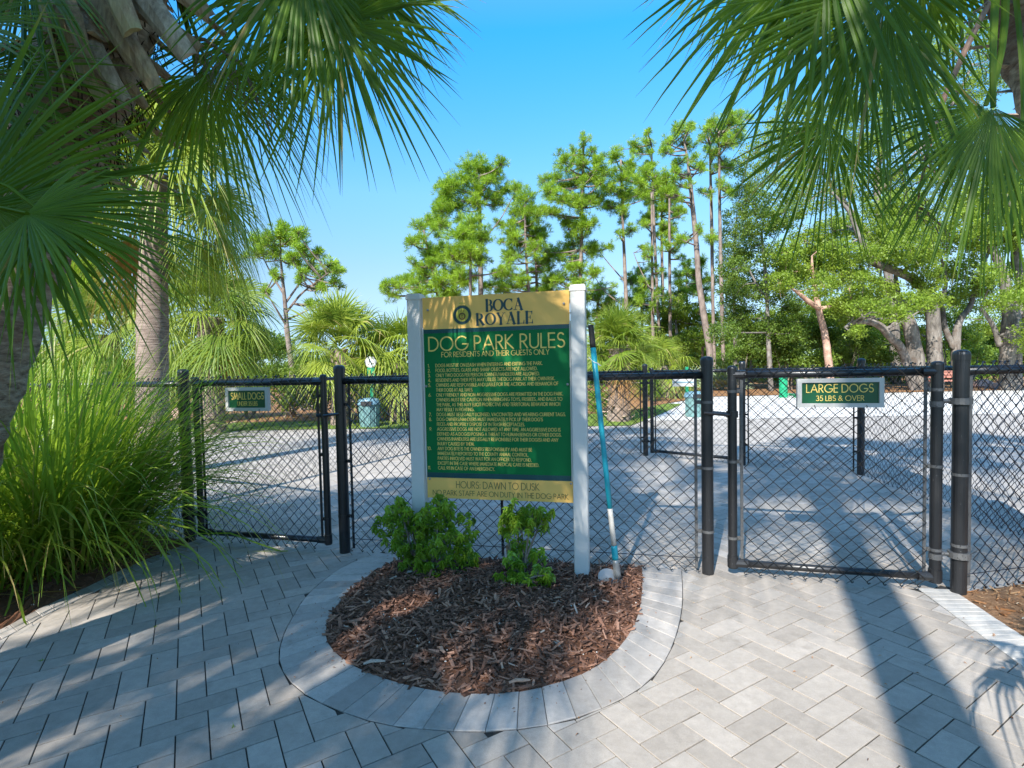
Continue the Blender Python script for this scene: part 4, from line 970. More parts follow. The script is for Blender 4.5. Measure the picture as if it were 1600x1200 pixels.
def boots(root, p0, p1, r, count, size, mat, seed, down=-.2, el=(.1, .7)):
    rs = np.random.RandomState(seed); p0 = np.asarray(p0, float); p1 = np.asarray(p1, float); ax = unit(p1-p0)
    for k in range(count):
        f = (k+.5)/count; a = k*2.399+rs.normal(0, .15); c = p0+(p1-p0)*f; o = np.array([math.cos(a), math.sin(a), 0]); o = unit(o-ax*(o@ax)); sd = np.cross(ax, o)
        e = rs.uniform(*el); d = unit(o*math.cos(e)+ax*math.sin(e)+np.array([0, 0, down])); L = size*rs.uniform(.7, 1.25); w = size*.22*rs.uniform(.8, 1.3)
        nn = unit(np.cross(sd, d)); B = c+o*r*.75
        U = [0, .35, .75, 1.0]; Wd = [1.5, 1.0, .72, .55]; V = []
        for u_, w_ in zip(U, Wd):
            q = B+d*L*u_+ax*L*.06*u_**2
            for sx, sz in ((-1, .25), (-.5, -.12), (.5, -.12), (1, .25), (.55, .30), (-.55, .30)): V.append(q+sd*sx*w*w_/2*1.3+nn*sz*w*w_*.55)
        F = [];
        for j in range(3):
            for i in range(6): F.append([j*6+i, j*6+(i+1) % 6, (j+1)*6+(i+1) % 6, (j+1)*6+i])
        F += [list(range(6))[::-1], list(range(18, 24))]
        V = np.array(V)+rs.normal(0, size*.012, (24, 3)); mb = MB(); mb.add(V, F, rs.rand()); mb.build('leaf_base', mat, root)
def palm(name, label, base, top, r0, r1, n, Lp, R, seed, dk=1.0, clear=False, mat='palm_leaf_sunny', tmat='palm_trunk', el=(-.95, 1.25), group='fan palms round the dog park', nS=34, nboot=0, bsize=.25, dead=0, dead_az=None, spread=140, bmat='palm_boot_grey', bump=None, wid=.85, tone=(.25, .85), **kw):
    base = np.asarray(base, float); top = np.asarray(top, float); t = thing(name, label, 'palm tree', base, group); rs = np.random.RandomState(seed)
    mid = (base+top)/2+np.array([rs.normal(0, .03), 0, 0]); trunk(t, [base-[0, 0, .05], mid, top], [r0*1.15, r0, r1], tmat)
    if nboot: boots(t, base*.0+(base+(top-base)*kw.pop('boot_from', .35)), top, r1, nboot, bsize, bmat, seed)
    else: kw.pop('boot_from', None)
    for k in range(n):
        f = (k+.5)/n; az = k*2.39996+rs.normal(0, .2); e = el[0]+(el[1]-el[0])*(f**.85)+rs.normal(0, .1)
        if clear and e < .15 and math.sin(az) < -.2 and abs(math.cos(az)) < .93: continue
        d = np.array([math.cos(az)*math.cos(e), math.sin(az)*math.cos(e), math.sin(e)]); b_ = top+np.array([0, 0, -.12+.3*f])+d*r1*.4
        palm_leaf(t, b_, d, Lp*rs.uniform(.8, 1.15), R*rs.uniform(.85, 1.1), sag=(.22+.2*(1-f))*dk, mat=mat, seed=seed*131+k, tone=rs.uniform(*tone), nS=nS, spread=spread*rs.uniform(.9, 1.05), droop=(.15+.45*(1-f))*dk, tipd=rs.uniform(.3, .9)*dk, fold=rs.uniform(-.15, .35), curl=rs.uniform(0, .3), wid=wid, split=rs.uniform(.2, .34))
    for k in range(dead):
        az = (dead_az if dead_az is not None else rs.uniform(0, 6.28))+rs.normal(0, .35); d = np.array([math.cos(az)*.6, math.sin(az)*.6, -.7])
        o = palm_leaf(t, top-[0, 0, .2], d, Lp*.75, R*.85, sag=.3, mat='palm_leaf_dead', seed=seed*77+k, tone=.5, nS=nS, spread=60, droop=.7, tipd=.5, wid=.7); o['label'] = 'dry orange brown hanging leaf'
    return t

# P1: the leaning palm at the left whose crown hangs into the top of the picture
b1 = np.array([-3.02, 2.5, 0]); t1 = np.array([-1.58, 2.5, 3.45])
P1 = thing('fan_palm', 'dark leaning fan palm at the left edge with big split brown leaf bases', 'palm tree', b1, 'fan palms round the dog park')
trunk(P1, [b1-[0, 0, .1], (-2.72, 2.5, .75), (-2.40, 2.5, 1.55), (-2.1, 2.5, 2.2), t1], [.24, .19, .185, .19, .2], 'palm_trunk_dark', rough=.1, steps=70)
boots(P1, (-2.1, 2.5, 2.25), (-1.66, 2.5, 3.3), .17, 34, .34, 'palm_boot', 4, down=-.75, el=(.0, .5))
def long_boot(root, a, e, w0, w1, mat, seed):
    rs = np.random.RandomState(seed); a = np.asarray(a, float); e = np.asarray(e, float); d = unit(e-a); nn = unit(np.cross(np.cross(d, [0, -1, .25]), d)); sd = np.cross(d, nn); V_ = []; U = np.linspace(0, 1, 7)
    for u_ in U:
        w = (w0*(1-u_)+w1*u_)*(1+rs.normal(0, .05)); c = a+(e-a)*u_+nn*.05*math.sin(u_*2.6)
        for sx, sz in ((-1, -.1), (-.6, .22), (0, .34), (.6, .22), (1, -.1), (.55, -.02), (0, .06), (-.55, -.02)): V_.append(c+sd*sx*w/2+nn*sz*w*.6)
    V_ = np.array(V_)+rs.normal(0, .0025, (56, 3)); F = [[j*8+i, j*8+(i+1) % 8, (j+1)*8+(i+1) % 8, (j+1)*8+i] for j in range(6) for i in range(8)]+[list(range(8))[::-1], list(range(48, 56))]
    mb = MB(); mb.add(V_, F, rs.rand()); mb.build('leaf_base', mat, root, smooth=False)
for k, (x0, y0, x1, y1, D0, D1, w0, w1) in enumerate([(200, -40, 300, 98, 2.32, 2.2, .15, .075), (150, -20, 252, 146, 2.3, 2.2, .15, .06), (232, -50, 334, 36, 2.4, 2.3, .13, .06), (120, 30, 205, 165, 2.32, 2.25, .12, .05), (205, 10, 318, 84, 2.45, 2.42, .10, .05), (160, 60, 270, 128, 2.42, 2.4, .09, .035), (250, -70, 320, 8, 2.5, 2.5, .12, .07), (90, -30, 150, 120, 2.3, 2.22, .14, .07), (60, -30, 10, 40, 2.4, 2.3, .12, .06), (100, -40, 70, 60, 2.3, 2.2, .14, .07), (180, 95, 236, 175, 2.4, 2.38, .07, .03), (130, 90, 178, 172, 2.33, 2.28, .10, .05), (30, -10, -30, 15, 2.45, 2.4, .12, .06), (170, -60, 215, 60, 2.25, 2.12, .14, .08)]):
    long_boot(P1, at(x0, y0, D0), at(x1, y1, D1), w0, w1, 'palm_boot' if k % 3 else 'palm_boot_grey', 60+k)
fb = MB()
for k in range(900):                                   # brown fibre matting between the leaf bases
    f = rnd.random(); a = rnd.uniform(0, 6.28); c = np.array([-2.1, 2.5, 2.2])*(1-f)+t1*f; q = c+np.array([math.cos(a), math.sin(a), 0])*rnd.uniform(.16, .24); e = q+np.array([rnd.gauss(0, .05), rnd.gauss(0, .05), -rnd.uniform(.03, .16)])
    w = np.array([.0025, .001, 0]); fb.add([q-w, q+w, e+w, e-w], np.array([[0, 1, 2, 3]]), rnd.random())
fo = fb.build('fibre', 'fiber', P1); fo['kind'] = 'stuff'
c1 = np.array([-1.62, 2.5, 3.3]); V = lambda *a: np.array(a, float)
for k, (px, py, D, tt, nn, R, kw) in enumerate([
    (528, 36, 2.25, (.42, -.1, -.9), (-.25, -.95, .1), .64, dict(spread=112, tone=.4, nS=52, tipd=.22, droop=.04)),
    (500, -30, 2.5, (.1, 0, -1), (.1, -.95, .2), .62, dict(spread=110, tone=.3, nS=46)),
    (570, -50, 2.35, (.6, -.1, -.75), (-.1, -.9, .4), .52, dict(spread=95, tone=.45)),
    (372, 62, 2.7, (.1, 0, -1), (.5, -.85, .1), .62, dict(spread=75, tone=.3, wid=.75)),
    (328, 112, 2.5, (.35, 0, -.95), (.2, -.95, .3), .56, dict(spread=80, tone=.6, droop=.35, tipd=.6)),
    (305, 118, 2.8, (-.1, 0, -1), (.3, -.9, .2), .42, dict(spread=75, tone=.75, droop=.3)),
    (430, -10, 2.9, (-.15, .2, -1), (.1, -.9, .3), .6, dict(spread=90, tone=.25)),
    (470, -70, 2.2, (.5, 0, -.8), (0, -.9, .5), .7, dict(spread=90, tone=.35)),
    (530, -90, 2.9, (.4, .3, -.85), (0, -.9, .5), .62, dict(spread=110, tone=.3)),
    (40, -60, 2.1, (-.5, 0, -.8), (0, -1, .3), .6, dict(spread=100, tone=.35)),
    (90, -20, 3.2, (-.6, .3, -.5), (0, -.8, .5), .7, dict(spread=110, tone=.75))]):
    kw.setdefault('droop', .12); leaf_to(P1, c1, at(px, py, D), tt, nn, R, 300+k, **kw)
for k in range(16):
    az = k*2.4+.4; e = .55+.05*k; d = V(math.cos(az)*math.cos(e), math.sin(az)*math.cos(e), math.sin(e))
    palm_leaf(P1, t1, d, .8, .72, seed=700+k, mat='palm_leaf_near', nS=40, spread=140, droop=.2, tone=.5)
# bare seed stalks hanging out of the crown
mb = MB(); tube(mb, [at(255, 52, 2.45), at(320, 62, 2.45), at(378, 100, 2.45), at(402, 160, 2.45), at(430, 220, 2.45)], [.008, .008, .007, .005, .002], 6); mb.build('seed_stalk', 'twig', P1)
mb = MB()
for k in range(46):
    f = rnd.random(); q = at(300+120*f, 60+100*f*f+rnd.uniform(0, 40), 2.45); p = [q]
    for j in range(4): p.append(p[-1]+V(rnd.gauss(0, .018), rnd.gauss(0, .01), -.03))
    tube(mb, p, [.0022, .0018, .0014, .001, .0006], 4)
mb.build('seed_twig', 'twig', P1)

# P0: fan palm just outside the left edge, its leaves reach in close to the camera
b0 = V(-2.65, 1.25, 0); t0 = V(-2.45, 1.3, 1.75)
P0 = thing('fan_palm', 'nearest low fan palm reaching in from beyond the left edge with deep green leaves', 'palm tree', b0, 'fan palms round the dog park')
trunk(P0, [b0, (-2.55, 1.28, .9), t0], [.2, .18, .17], 'palm_trunk_dark')
for k, (px, py, D, tt, nn, R, kw) in enumerate([
    (42, 334, 1.55, (.93, .05, -.22), (.05, -.78, .62), .51, dict(spread=88, tone=.55, nS=44, tipd=.4, droop=.12, split=.32)),
    (66, 332, 1.6, (.7, -.1, -.75), (.35, -.9, .25), .44, dict(spread=70, tone=.35, nS=34, split=.3)),
    (-60, 330, 1.7, (.45, .1, .9), (.3, -.95, .1), .74, dict(spread=60, tone=.35, nS=30, tipd=.1, droop=.02, wid=1.2)),
    (-20, 340, 1.75, (.8, 0, .55), (.1, -.9, .5), .58, dict(spread=60, tone=.45, nS=30, tipd=.2)),
    (-15, 322, 1.6, (.15, -.1, -1), (.3, -.95, .1), .46, dict(spread=75, tone=.4, nS=26, wid=.9)),
    (-60, 120, 2.0, (.8, 0, -.3), (.1, -.9, .6), .6, dict(spread=80, tone=.3, nS=34)),
    (-90, 40, 1.9, (.85, 0, .1), (.1, -.9, .5), .5, dict(spread=70, tone=.5, nS=30)),
    (-40, 230, 2.1, (.95, .1, -.05), (.1, -.8, .7), .62, dict(spread=60, tone=.25, nS=32))]):
    kw.setdefault('droop', .06); leaf_to(P0, t0+[0, 0, -.1], at(px, py, D), tt, nn, R, 400+k, **kw)
for k in range(8):
    az = 1.6+k*.45; palm_leaf(P0, t0, V(math.cos(az), math.sin(az)*.8, .4), .5, .5, seed=730+k, mat='palm_leaf_near', nS=30, spread=130)

# P6: palm at the right edge
b6 = V(3.42, 2.62, 0); t6 = V(2.52, 2.75, 3.55)
P6 = thing('fan_palm', 'fan palm at the right edge with grey cut leaf bases and large drooping leaves', 'palm tree', b6, 'fan palms round the dog park')
trunk(P6, [b6, (3.12, 2.68, 1.3), (2.84, 2.72, 2.3), t6], [.2, .165, .16, .17], 'palm_trunk_dark', rough=.1)
boots(P6, (2.88, 2.72, 2.2), (2.56, 2.75, 3.4), .15, 40, .17, 'palm_boot_grey', 9, down=-.05, el=(.2, .8))
for k, (px, py, D, tt, nn, R, kw) in enumerate([
    (1385, -12, 2.35, (-.70, -.1, -.64), (.35, -.9, .2), .90, dict(spread=84, tone=.5, nS=58, tipd=.16, droop=.03, split=.42)),
    (1345, 20, 2.45, (-.2, -.1, -1), (.2, -.95, .2), .88, dict(spread=72, tone=.45, nS=44, tipd=.15, split=.34)),
    (1296, 196, 2.75, (-.30, 0, -.95), (.25, -.95, .15), .72, dict(spread=72, tone=.35, nS=44, tipd=.12, split=.3)),
    (1240, -40, 2.7, (-.75, 0, -.55), (.2, -.9, .4), .58, dict(spread=85, tone=.4, nS=46)),
    (1540, 165, 2.45, (-.42, 0, -.9), (.2, -.95, .2), .80, dict(spread=60, tone=.35, nS=40, tipd=.12, split=.3)),
    (1552, 168, 2.3, (.05, 0, -1), (-.1, -.95, .2), .66, dict(spread=55, tone=.3, nS=30, tipd=.15)),
    (1440, -25, 3.1, (-.2, .1, -1), (.1, -.95, .1), .62, dict(spread=95, tone=.45, nS=34, wid=.8)),
    (1490, -60, 3.3, (-.3, .2, -.9), (.1, -.95, .3), .66, dict(spread=100, tone=.3, nS=34)),
    (1190, -95, 2.9, (-.6, .1, -.75), (.1, -.9, .5), .64, dict(spread=85, tone=.4, nS=40)),
    (1290, -90, 2.3, (-.5, .1, -.8), (.1, -.9, .5), .85, dict(spread=100, tone=.35, nS=44)),
    (1400, 60, 3.2, (-.1, 0, -1), (.1, -.95, .1), .6, dict(spread=80, tone=.3, nS=34, wid=.8)),
    (1595, 250, 2.6, (-.1, 0, -1), (.4, -.9, .2), .5, dict(spread=80, tone=.25, nS=28))]):
    kw.setdefault('droop', .10); leaf_to(P6, t6-[0, 0, .1], at(px, py, D), tt, nn, R, 500+k, **kw)
for k in range(18):
    az = k*2.4; e = .3+.055*k; d = V(math.cos(az)*math.cos(e), math.sin(az)*math.cos(e), math.sin(e))
    if d[0] < -.2 and d[1] < .3 and e < .7: continue
    palm_leaf(P6, t6, d, .85, .75, seed=760+k, mat='palm_leaf_near', nS=40, spread=140, droop=.2, tone=.5)
mb = MB(); L_ = [(1548, 0), (1512, 70), (1476, 150), (1450, 235), (1436, 300), (1432, 345)]; tube(mb, [at(x, y, 2.6) for x, y in L_], [.013, .013, .012, .009, .005, .002], 8); mb.build('seed_stalk', 'red_bark', P6)
mb = MB()
for k in range(34):
    f = rnd.random(); i = min(int(f*5), 4); g_ = f*5-i; x = L_[i][0]*(1-g_)+L_[i+1][0]*g_; y = L_[i][1]*(1-g_)+L_[i+1][1]*g_; sg = rnd.choice([-1, 1]); q = at(x, y, 2.6); p = [q]; dx = sg*.03
    for j in range(6): p.append(p[-1]+V(dx*(1-j*.12), rnd.gauss(0, .012), -.012-.006*j+rnd.gauss(0, .008)))
    tube(mb, p, np.linspace(.003, .001, 7), 4)
mb.build('seed_twig', 'twig', P6)

# palms standing behind and beside the camera; they shade the foreground
def shade_palm(label, base, top, seed, n=26, Lp=1.0, R=.85, r=.135):
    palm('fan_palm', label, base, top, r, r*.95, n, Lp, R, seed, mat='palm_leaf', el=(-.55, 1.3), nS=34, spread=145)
shade_palm('tall fan palm standing well behind the camera', (-.90, -3.15, 0), (-.86, -3.1, 7.0), 21, n=32, Lp=1.0, R=.95)
shade_palm('fan palm behind the camera with a small dense crown', (-2.9, -2.6, 0), (-2.65, -2.4, 4.3), 30, n=20, Lp=.55, R=.65)
shade_palm('fan palm behind the camera to the left', (-3.6, -3.1, 0), (-3.4, -2.9, 4.3), 22, n=15, Lp=.85, R=.85)
shade_palm('fan palm behind the camera, nearest on the left', (-2.5, -.75, 0), (-2.3, -.65, 4.5), 23, n=24, Lp=.75, R=.8)
shade_palm('fan palm behind the camera, far back in the row', (-5.0, -3.5, 0), (-4.8, -3.3, 4.3), 24, n=9, Lp=.9, R=.9)
shade_palm('tall fan palm beside the path on the left', (-3.4, -.5, 0), (-3.3, -.45, 4.9), 25, n=24, Lp=.85, R=.85)
shade_palm('tall fan palm back to the right of the path', (2.9, -2.2, 0), (2.8, -2.0, 7.2), 26, n=28, Lp=1.05, R=.95)
shade_palm('very tall slim fan palm near the camera on the left', (-2.9, -.9, 0), (-3.1, -.9, 8.0), 29, n=28, Lp=1.05, R=.95, r=.11)
palm('fan_palm', 'young low fan palm right beside the camera', (1.62, .8, 0), (1.6, .8, .9), .06, .05, 6, .22, .42, 28, mat='palm_leaf', nS=18, spread=110, el=(.1, 1.1), wid=.5)

# palms in the middle distance
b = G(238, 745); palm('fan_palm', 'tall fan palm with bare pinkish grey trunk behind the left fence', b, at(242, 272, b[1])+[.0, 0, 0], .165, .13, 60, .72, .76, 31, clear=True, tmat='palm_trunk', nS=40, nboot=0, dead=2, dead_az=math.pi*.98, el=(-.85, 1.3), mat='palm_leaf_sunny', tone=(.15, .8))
b = G(331, 677); palm('fan_palm', 'bushy fan palm with pale thick trunk right of the bare pinkish trunk', b, at(330, 497, b[1]), .24, .26, 54, .72, .84, 32, dk=.8, tmat='palm_trunk', nboot=26, bsize=.3, boot_from=.05, el=(-.75, 1.3), dead=2, tone=(.1, .8))
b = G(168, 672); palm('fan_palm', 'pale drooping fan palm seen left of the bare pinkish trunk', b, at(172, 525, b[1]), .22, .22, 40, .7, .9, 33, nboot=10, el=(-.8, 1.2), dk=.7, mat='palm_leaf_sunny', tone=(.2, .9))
b = G(532, 664); palm('fan_palm', 'short sunny fan palm behind the trash can left of the rules sign', b, at(530, 545, b[1]), .2, .2, 42, .66, .84, 34, dk=.5, nboot=20, bsize=.28, boot_from=.3, el=(-.45, 1.35), tone=(.3, 1))
b = G(622, 658); palm('fan_palm', 'low yellow green fan palm half hidden by the left sign post', b, at(622, 560, b[1]), .18, .18, 32, .7, .9, 35, el=(-.5, 1.3), tone=(.7, 1.2))
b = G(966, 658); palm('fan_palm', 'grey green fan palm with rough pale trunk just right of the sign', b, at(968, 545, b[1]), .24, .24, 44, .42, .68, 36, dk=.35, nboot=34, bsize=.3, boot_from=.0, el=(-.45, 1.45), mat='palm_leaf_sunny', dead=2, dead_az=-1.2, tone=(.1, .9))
b = G(1040, 622); palm('fan_palm', 'small yellow green fan palm right of the grey green palm', b, at(1035, 572, b[1]), .2, .2, 26, .8, 1.0, 37, el=(-.3, 1.3), tone=(.3, .9))

# saw palmettos
def palmetto(label, c, n, R, seed, mat, h=.35):
    t = thing('saw_palmetto', label, 'palmetto', c, 'saw palmettos beyond the fences'); rs = np.random.RandomState(seed)
    for k in range(n):
        az = k*2.4+rs.normal(0, .3); e = rs.uniform(.35, 1.3); d = np.array([math.cos(az)*math.cos(e), math.sin(az)*math.cos(e), math.sin(e)])
        palm_leaf(t, np.asarray(c)+[rs.normal(0, .1), rs.normal(0, .1), .05], d, h*rs.uniform(.9, 1.6), R*rs.uniform(.8, 1.15), sag=.1, mat=mat, seed=seed*31+k, tone=rs.uniform(.2, 1), nS=18, spread=105, droop=.06, tipd=.08, fold=.2, wid=1.3)
for k, (x, y, n, R, mt, lab) in enumerate([(1012, 618, 16, .85, 'palm_leaf_grey', 'silvery saw palmetto right behind the far gate post'), (1062, 612, 16, .9, 'palm_leaf_grey', 'silvery saw palmetto behind the second trash can'), (1128, 610, 16, .95, 'palm_leaf_grey', 'silvery saw palmetto left of the leaning pine foot'), (1168, 606, 14, 1.0, 'palm_leaf_grey', 'silvery saw palmetto furthest right of the silvery ones'),
    (1205, 603, 14, .8, 'palmetto', 'green saw palmetto behind the green drinking fountain'), (1243, 603, 14, .8, 'palmetto', 'green saw palmetto left of the large dogs sign'), (1285, 601, 14, .8, 'palmetto', 'green saw palmetto at the foot of the reddish oak'), (1325, 601, 14, .8, 'palmetto', 'green saw palmetto right of the reddish oak foot'), (1368, 600, 14, .85, 'palmetto', 'green saw palmetto under the low oak limb'), (1410, 600, 14, .8, 'palmetto', 'green saw palmetto left of the twin oak trunks'), (1452, 599, 12, .8, 'palmetto', 'green saw palmetto before the twin oak trunks'), (1488, 599, 12, .8, 'palmetto', 'green saw palmetto right of the twin oak trunks'), (1545, 597, 12, .9, 'palmetto', 'green saw palmetto before the big right oak'), (1592, 596, 12, .9, 'palmetto', 'green saw palmetto at the right edge of the view')]):
    palmetto(lab, G(x, y), n, R, 50+k, mt, .5)

# ------------------------------------------------------------------ leaf clouds
def leaf_cloud(mb, blobs, per, size, clump=.28, seed=0, flat=.8, shell=.45, tone=(.1, .9)):
    """blobs: (centre, radius). Leaves grow in small clumps around twig ends inside each blob"""
    rs = np.random.RandomState(seed)
    for c, r in blobs:
        nc = max(4, int(per*2.3*r*r)); d = rs.normal(0, 1, (nc, 3)); d /= np.linalg.norm(d, axis=1)[:, None]
        q = np.asarray(c)+d*(r*(shell+(1-shell)*rs.rand(nc, 1)))*[1, 1, flat]
        k = 22; L = (q[:, None, :]+rs.normal(0, clump*.42, (nc, k, 3))*[1, 1, .6]).reshape(-1, 3); n = len(L)
        a = rs.normal(0, 1, (n, 3)); a /= np.linalg.norm(a, axis=1)[:, None]; b_ = np.cross(a, rs.normal(0, 1, (n, 3))); b_ /= np.linalg.norm(b_, axis=1)[:, None]+1e-9
        s = size*rs.uniform(.6, 1.4, (n, 1)); A = a*s*.5; B = b_*s*.27
        Vv = np.stack([L-A, L-B*.9, L+A, L+B], 1).reshape(-1, 3); F = (np.arange(n)*4)[:, None]+np.array([[0, 1, 2, 3]])
        tn = np.repeat(rs.uniform(*tone, nc), k)+rs.normal(0, .12, n); mb.add(Vv, F, np.repeat(np.clip(tn, 0, 1), 4))
def blobs_px(lst, D, jit=0.0, seed=0):
    rs = np.random.RandomState(seed); out = []
    for b_ in lst:
        x, y, r = b_[:3]; d = D+(b_[3] if len(b_) > 3 else rs.uniform(-1, 1)*jit); out.append((at(x, y, d), r*d/FPX))
    return out
def limb(mb, pts, r0, r1, n=9, rough=.12):
    P = smooth_line(pts, max(8, len(pts)*4)); tube(mb, P, np.linspace(r0, r1, len(P)), n, rough=rough)
# oaks: trunks and limbs are given as seen and stand 22-27 m away
def oak(label, D, trunks, crown, per=70, size=.10, mat='oak_leaf', bark='oak_bark', seed=0, group='oaks behind the right dog run', jit=2.0, tone=(.1, .9), twigs=True):
    foot_ = at(trunks[0][0][0], trunks[0][0][1], D); foot_[2] = 0
    t = thing('oak_tree', label, 'tree', foot_, group); ends = []
    for k, tr in enumerate(trunks):
        pts = [at(x, y, D+(z if True else 0)) for x, y, w, z in tr]
        if k == 0 or tr[0][1] > 545: pts[0][2] = -.1
        mb = MB(); P = smooth_line(np.array([[*p, tr[i][2]*.74*D/FPX/2] for i, p in enumerate(pts)]), len(pts)*5)
        tube(mb, P[:, :3], P[:, 3], 12, rough=.14); mb.build('trunk' if k == 0 else 'limb', bark, t, smooth=True); ends.append(P)
    bl = blobs_px([(b_[0], b_[1], b_[2]*1.2, *b_[3:]) for b_ in crown], D, jit, seed); mb = MB(); leaf_cloud(mb, bl, per, size, seed=seed, tone=tone); cr = mb.build('crown', mat, t)
    if twigs:
        mb = MB(); allP = np.vstack(ends)
        for c, r in bl:
            q = allP[np.argmin(np.sum((allP[:, :3]-c)**2, 1))]; m_ = (q[:3]+c)/2+nrs.normal(0, r*.15, 3); tube(mb, smooth_line([q[:3], m_, c], 7), np.linspace(min(q[3]*.5, .07), .015, 7), 5)
            for j in range(5):
                e = c+nrs.normal(0, 1, 3)*r*.45; tube(mb, [c, (c+e)/2+nrs.normal(0, .05, 3), e], [.016, .01, .004], 4)
        bo = mb.build('branches', bark, t); bo['kind'] = 'stuff'
    return t
oak('twin trunked oak with a grey limb arching left above the large dogs sign', 23.5,
    [[(1440, 572, 34, 0), (1424, 520, 27, 0), (1410, 480, 22, 0), (1396, 455, 16, .3), (1372, 440, 12, .4), (1345, 432, 8, .6)],
     [(1463, 572, 32, .3), (1459, 520, 27, .2), (1455, 478, 24, 0), (1440, 448, 19, -.2), (1415, 430, 17, -.4), (1385, 418, 16, -.6), (1363, 408, 15, -.8), (1350, 385, 12, -.9), (1336, 355, 9, -1), (1326, 330, 7, -1.1), (1300, 300, 4, -1)],
     [(1430, 572, 20, -.4), (1410, 548, 16, -.6), (1394, 530, 15, -.8), (1376, 510, 14, -1), (1358, 503, 12, -1.1), (1333, 504, 9, -1.3), (1320, 512, 5, -1.4)],
     [(1455, 500, 10, .2), (1470, 470, 9, .2), (1478, 440, 7, .2), (1470, 400, 5, .3)], [(1410, 490, 12, .4), (1402, 450, 9, .6), (1398, 415, 6, .7)]],
    [(1390, 395, 30), (1360, 370, 26), (1420, 385, 34), (1400, 360, 28), (1440, 410, 24), (1350, 440, 20), (1385, 455, 18), (1450, 440, 22), (1330, 470, 20), (1430, 350, 28), (1465, 380, 26), (1320, 350, 20), (1310, 390, 22), (1375, 330, 24), (1355, 395, 18), (1400, 490, 16, -3), (1425, 470, 18, -3), (1380, 480, 14, -3), (1345, 480, 16, -2), (1460, 470, 18, -2), (1340, 520, 12, -2), (1440, 520, 12, 3), (1300, 360, 24), (1410, 320, 26)], per=75, seed=1, tone=(.3, 1))
oak('slim grey forked oak between the twin trunked oak and the big right oak', 25,
    [[(1494, 572, 20, 0), (1494, 530, 16, 0), (1500, 500, 13, 0), (1516, 478, 10, 0), (1527, 440, 8, 0), (1540, 405, 6, 0), (1550, 385, 4, 0)], [(1490, 545, 11, 0), (1476, 510, 11, 0), (1472, 480, 8, 0), (1460, 455, 5, .3)]],
    [(1505, 420, 24), (1535, 380, 22), (1520, 450, 20), (1490, 460, 18), (1545, 440, 18), (1480, 425, 18)], per=60, seed=2)
oak('big pale oak at the right edge with a thick trunk forking upward', 22,
    [[(1580, 572, 40, 0), (1579, 530, 36, 0), (1581, 498, 32, 0), (1573, 460, 22, 0), (1568, 430, 19, 0), (1556, 400, 15, 0), (1545, 380, 12, 0), (1534, 355, 8, .2)],
     [(1584, 520, 28, .2), (1594, 480, 24, .2), (1596, 440, 20, .2), (1587, 400, 17, .2), (1588, 360, 14, .2), (1584, 330, 11, .2), (1570, 300, 7, .3), (1560, 265, 5, .5)],
     [(1562, 540, 12, -.2), (1552, 510, 9, -.3), (1532, 480, 6, -.5)], [(1600, 500, 26, 0), (1625, 450, 18, 0), (1650, 380, 14, 0)]],
    [(1545, 340, 26), (1580, 310, 28), (1600, 360, 30), (1565, 380, 18), (1520, 320, 26), (1600, 420, 22), (1550, 290, 26), (1640, 330, 50), (1620, 450, 30), (1600, 240, 40), (1640, 520, 40), (1550, 430, 20, -2), (1590, 470, 18, -3), (1530, 370, 24), (1560, 470, 16, -2), (1600, 300, 34), (1505, 350, 26)], per=70, seed=3, tone=(.25, 1))
oak('reddish barked oak leaning left behind the drinking fountain', 24,
    [[(1300, 572, 16, 0), (1290, 530, 14, 0), (1281, 492, 12, 0), (1274, 455, 10, 0), (1270, 430, 7, 0), (1268, 400, 4, 0)], [(1280, 482, 9, -.1), (1262, 470, 10, -.3), (1248, 458, 7, -.5), (1238, 452, 4, -.6)], [(1281, 482, 9, .2), (1305, 478, 8, .2), (1325, 472, 6, .3), (1350, 466, 4, .3)]],
    [(1265, 415, 32), (1240, 425, 24), (1290, 400, 30), (1310, 430, 24), (1260, 380, 26), (1230, 395, 22), (1330, 415, 20), (1285, 445, 20), (1220, 440, 20), (1310, 480, 16), (1325, 495, 16)], per=75, seed=4, bark='red_bark', tone=(.4, 1))
oak('slender dark leaved oak at the left end of the oak row', 25,
    [[(1205, 575, 11, 0), (1200, 520, 9, 0), (1198, 450, 7, 0), (1193, 400, 6, 0), (1190, 360, 4, 0)], [(1198, 470, 5, .2), (1180, 440, 4, .2), (1170, 420, 3, .2)]],
    [(1190, 350, 28), (1165, 390, 26), (1210, 400, 24), (1175, 440, 28), (1200, 460, 22), (1150, 460, 24), (1160, 500, 26), (1205, 510, 22), (1180, 320, 24), (1145, 420, 20), (1225, 340, 22), (1180, 540, 24), (1235, 520, 22), (1130, 520, 22), (1235, 480, 14)], per=60, seed=5, tone=(.0, .6), mat='shade_leaf')
